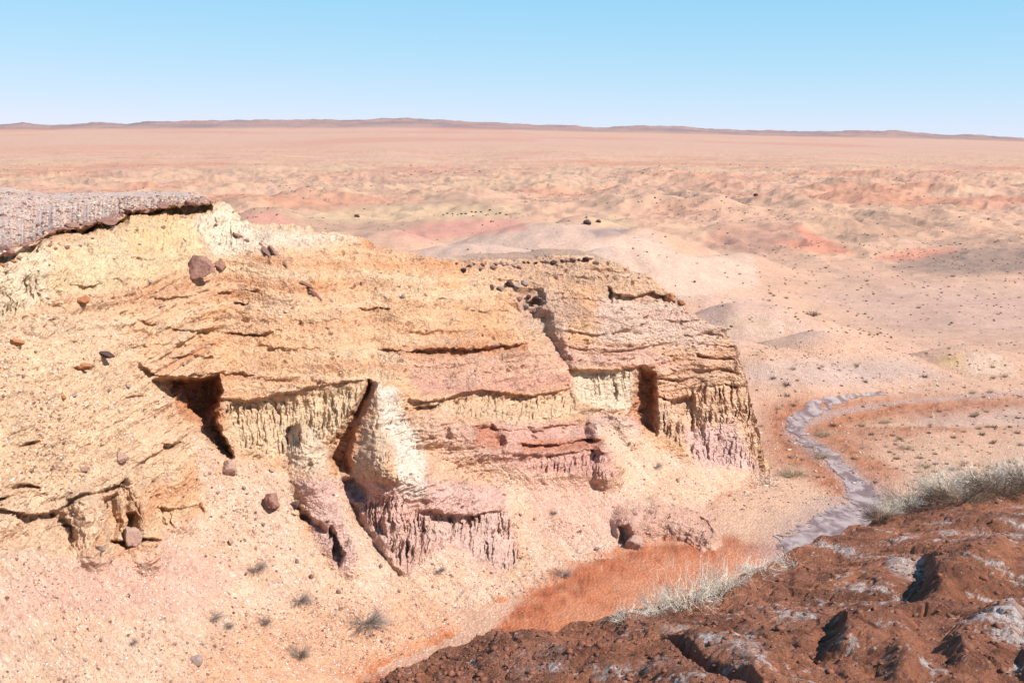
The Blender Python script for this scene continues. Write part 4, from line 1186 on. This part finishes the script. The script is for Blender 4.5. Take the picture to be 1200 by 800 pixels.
for px, py, w, hh, lab in [(428,727,64,18,'widest dry grey bush sprawling on the talus near the bottom'), (350,766,30,20,'round grey bush on the talus near the bottom edge'),
    (300,664,34,12,'low grey bush on the talus below the upright purple boulder'), (352,702,36,11,'low grey bush just above and left of the widest bush'),
    (250,722,26,10,'flat grey bush left of centre on the lower talus'), (310,728,22,12,'small grey bush between two larger ones on the lower talus'),
    (268,732,20,8,'thin grey bush beside the flat bush on the lower talus'), (660,672,26,12,'dry grey bush on the talus just above the orange wash'),
    (155,752,20,8,'sparse grey bush among stones at the bottom left'), (900,600,26,9,'dry bush on the talus foot below the end of the cliff'),
    (516,668,18,8,'thin brown bush under the fluted pink spur'), (770,545,18,6,'sparse bush on the talus right of the pale lumps'), (650,600,10,6,'tiny bush on the peach talus below the pink ledges')]:
    shrub('dry_shrub', px, py, w, hh, 'grey', lab, where='c')
for px, py, w, hh, lab in [(930,555,50,13,'wide straw coloured bush on the stream bank nearest the cliff end'), (965,535,30,9,'straw tuft between the cliff and the bend of the stream'),
    (968,510,30,9,'olive grey bush on the right bank at the narrow bend'), (1062,525,26,7,'low dry bush on the flat right of the stream'), (1040,495,20,6,'dry bush on the flat just beyond the stream bend'),
    (1085,545,24,7,'dry bush on the flat above the mound crest'), (1010,497,16,6,'small dry bush right of the upper stream')]:
    shrub('dry_shrub', px, py, w, hh, 'tan', lab, where='g')
for px, py, w, hh, lab in [(952,368,18,8,'dark round bush alone on the plain right of the promontory')]:
    shrub('dark_bush', px, py, w, hh, 'dark', lab, where='g')
# small tufts over the flats
k = 0
while k < 230:
    px = rnd.uniform(800, 1200); py = 300 + 270 * rnd.random() ** .9
    if px < 880 and py > 320: continue
    if py > 330 and px < 900 and rnd.random() < .6: continue
    d = np.min(np.hypot(np.array(STREAM)[:, 0] - px, np.array(STREAM)[:, 1] - py))
    if d < 16: continue
    if rnd.random() > (1.0 if (310 < py < 375 or py > 480) else .35): continue
    q = surf(px, py, 'cg')
    if q is None or q[0] < 0 and q[1] < 60: continue
    k += 1
    w = rnd.uniform(2, 6) ** 1.0 * (1 if py < 420 else 1.9) * rnd.uniform(.6, 1.2)
    kind = 'dark' if rnd.random() < .55 else 'tan'
    shrub('plain_tuft', px, py, w, w * .5, kind, 'low dry tuft dotted among many on the plain beyond the cliff' if kind == 'dark' else 'low straw tuft dotted among many on the plain beyond the cliff', 'dark tufts on the plain' if kind == 'dark' else 'straw tufts on the plain', where='g')
# bleached bushes along the crest of the dark mound
for px, py, w, hh, lab in [(738,718,60,26,'leftmost bleached bush behind the crest of the dark mound'), (772,712,64,44,'bleached bush second from the left behind the mound crest'),
    (806,704,84,62,'tallest bleached bush standing behind the mound crest beside the orange wash'), (846,688,72,54,'bleached bush leaning right behind the mound crest'),
    (888,664,60,20,'low bleached bush where the mound crest starts to rise'), (930,652,60,14,'low bleached grass mat on the mound crest below the water'),
    (975,640,54,12,'bleached grass mat on the mound crest against the water')]:
    shrub('bleached_bush', px, py, w, hh, 'pale', lab, where='m', sink=.12)
for px, py, w, hh, lab in [(1030,606,60,22,'dark tangled bush at the left end of the thicket on the mound'), (1075,592,80,26,'dark tangled bush second from the left in the thicket on the mound'),
    (1120,586,90,30,'broad dark tangled bush in the middle of the thicket on the mound'), (1165,576,90,32,'dark tangled bush near the right edge on the mound'), (1205,570,90,36,'dark tangled bush cut by the right edge of the picture')]:
    shrub('tangled_bush', px, py, w, hh, 'pgrey', lab, where='m')
for px, py, w, hh, lab in [(1060,592,70,28,'bleached bush rising over the left of the dark thicket'), (1105,576,80,32,'bleached bush rising over the middle of the dark thicket'), (1150,570,90,34,'bleached bush spreading over the dark thicket near the right edge'),
    (1195,562,84,34,'tallest bleached bush at the right edge of the picture'), (1040,598,40,14,'small bleached bush where the thicket begins')]:
    shrub('bleached_bush', px, py, w, hh, 'pale', lab, where='m')
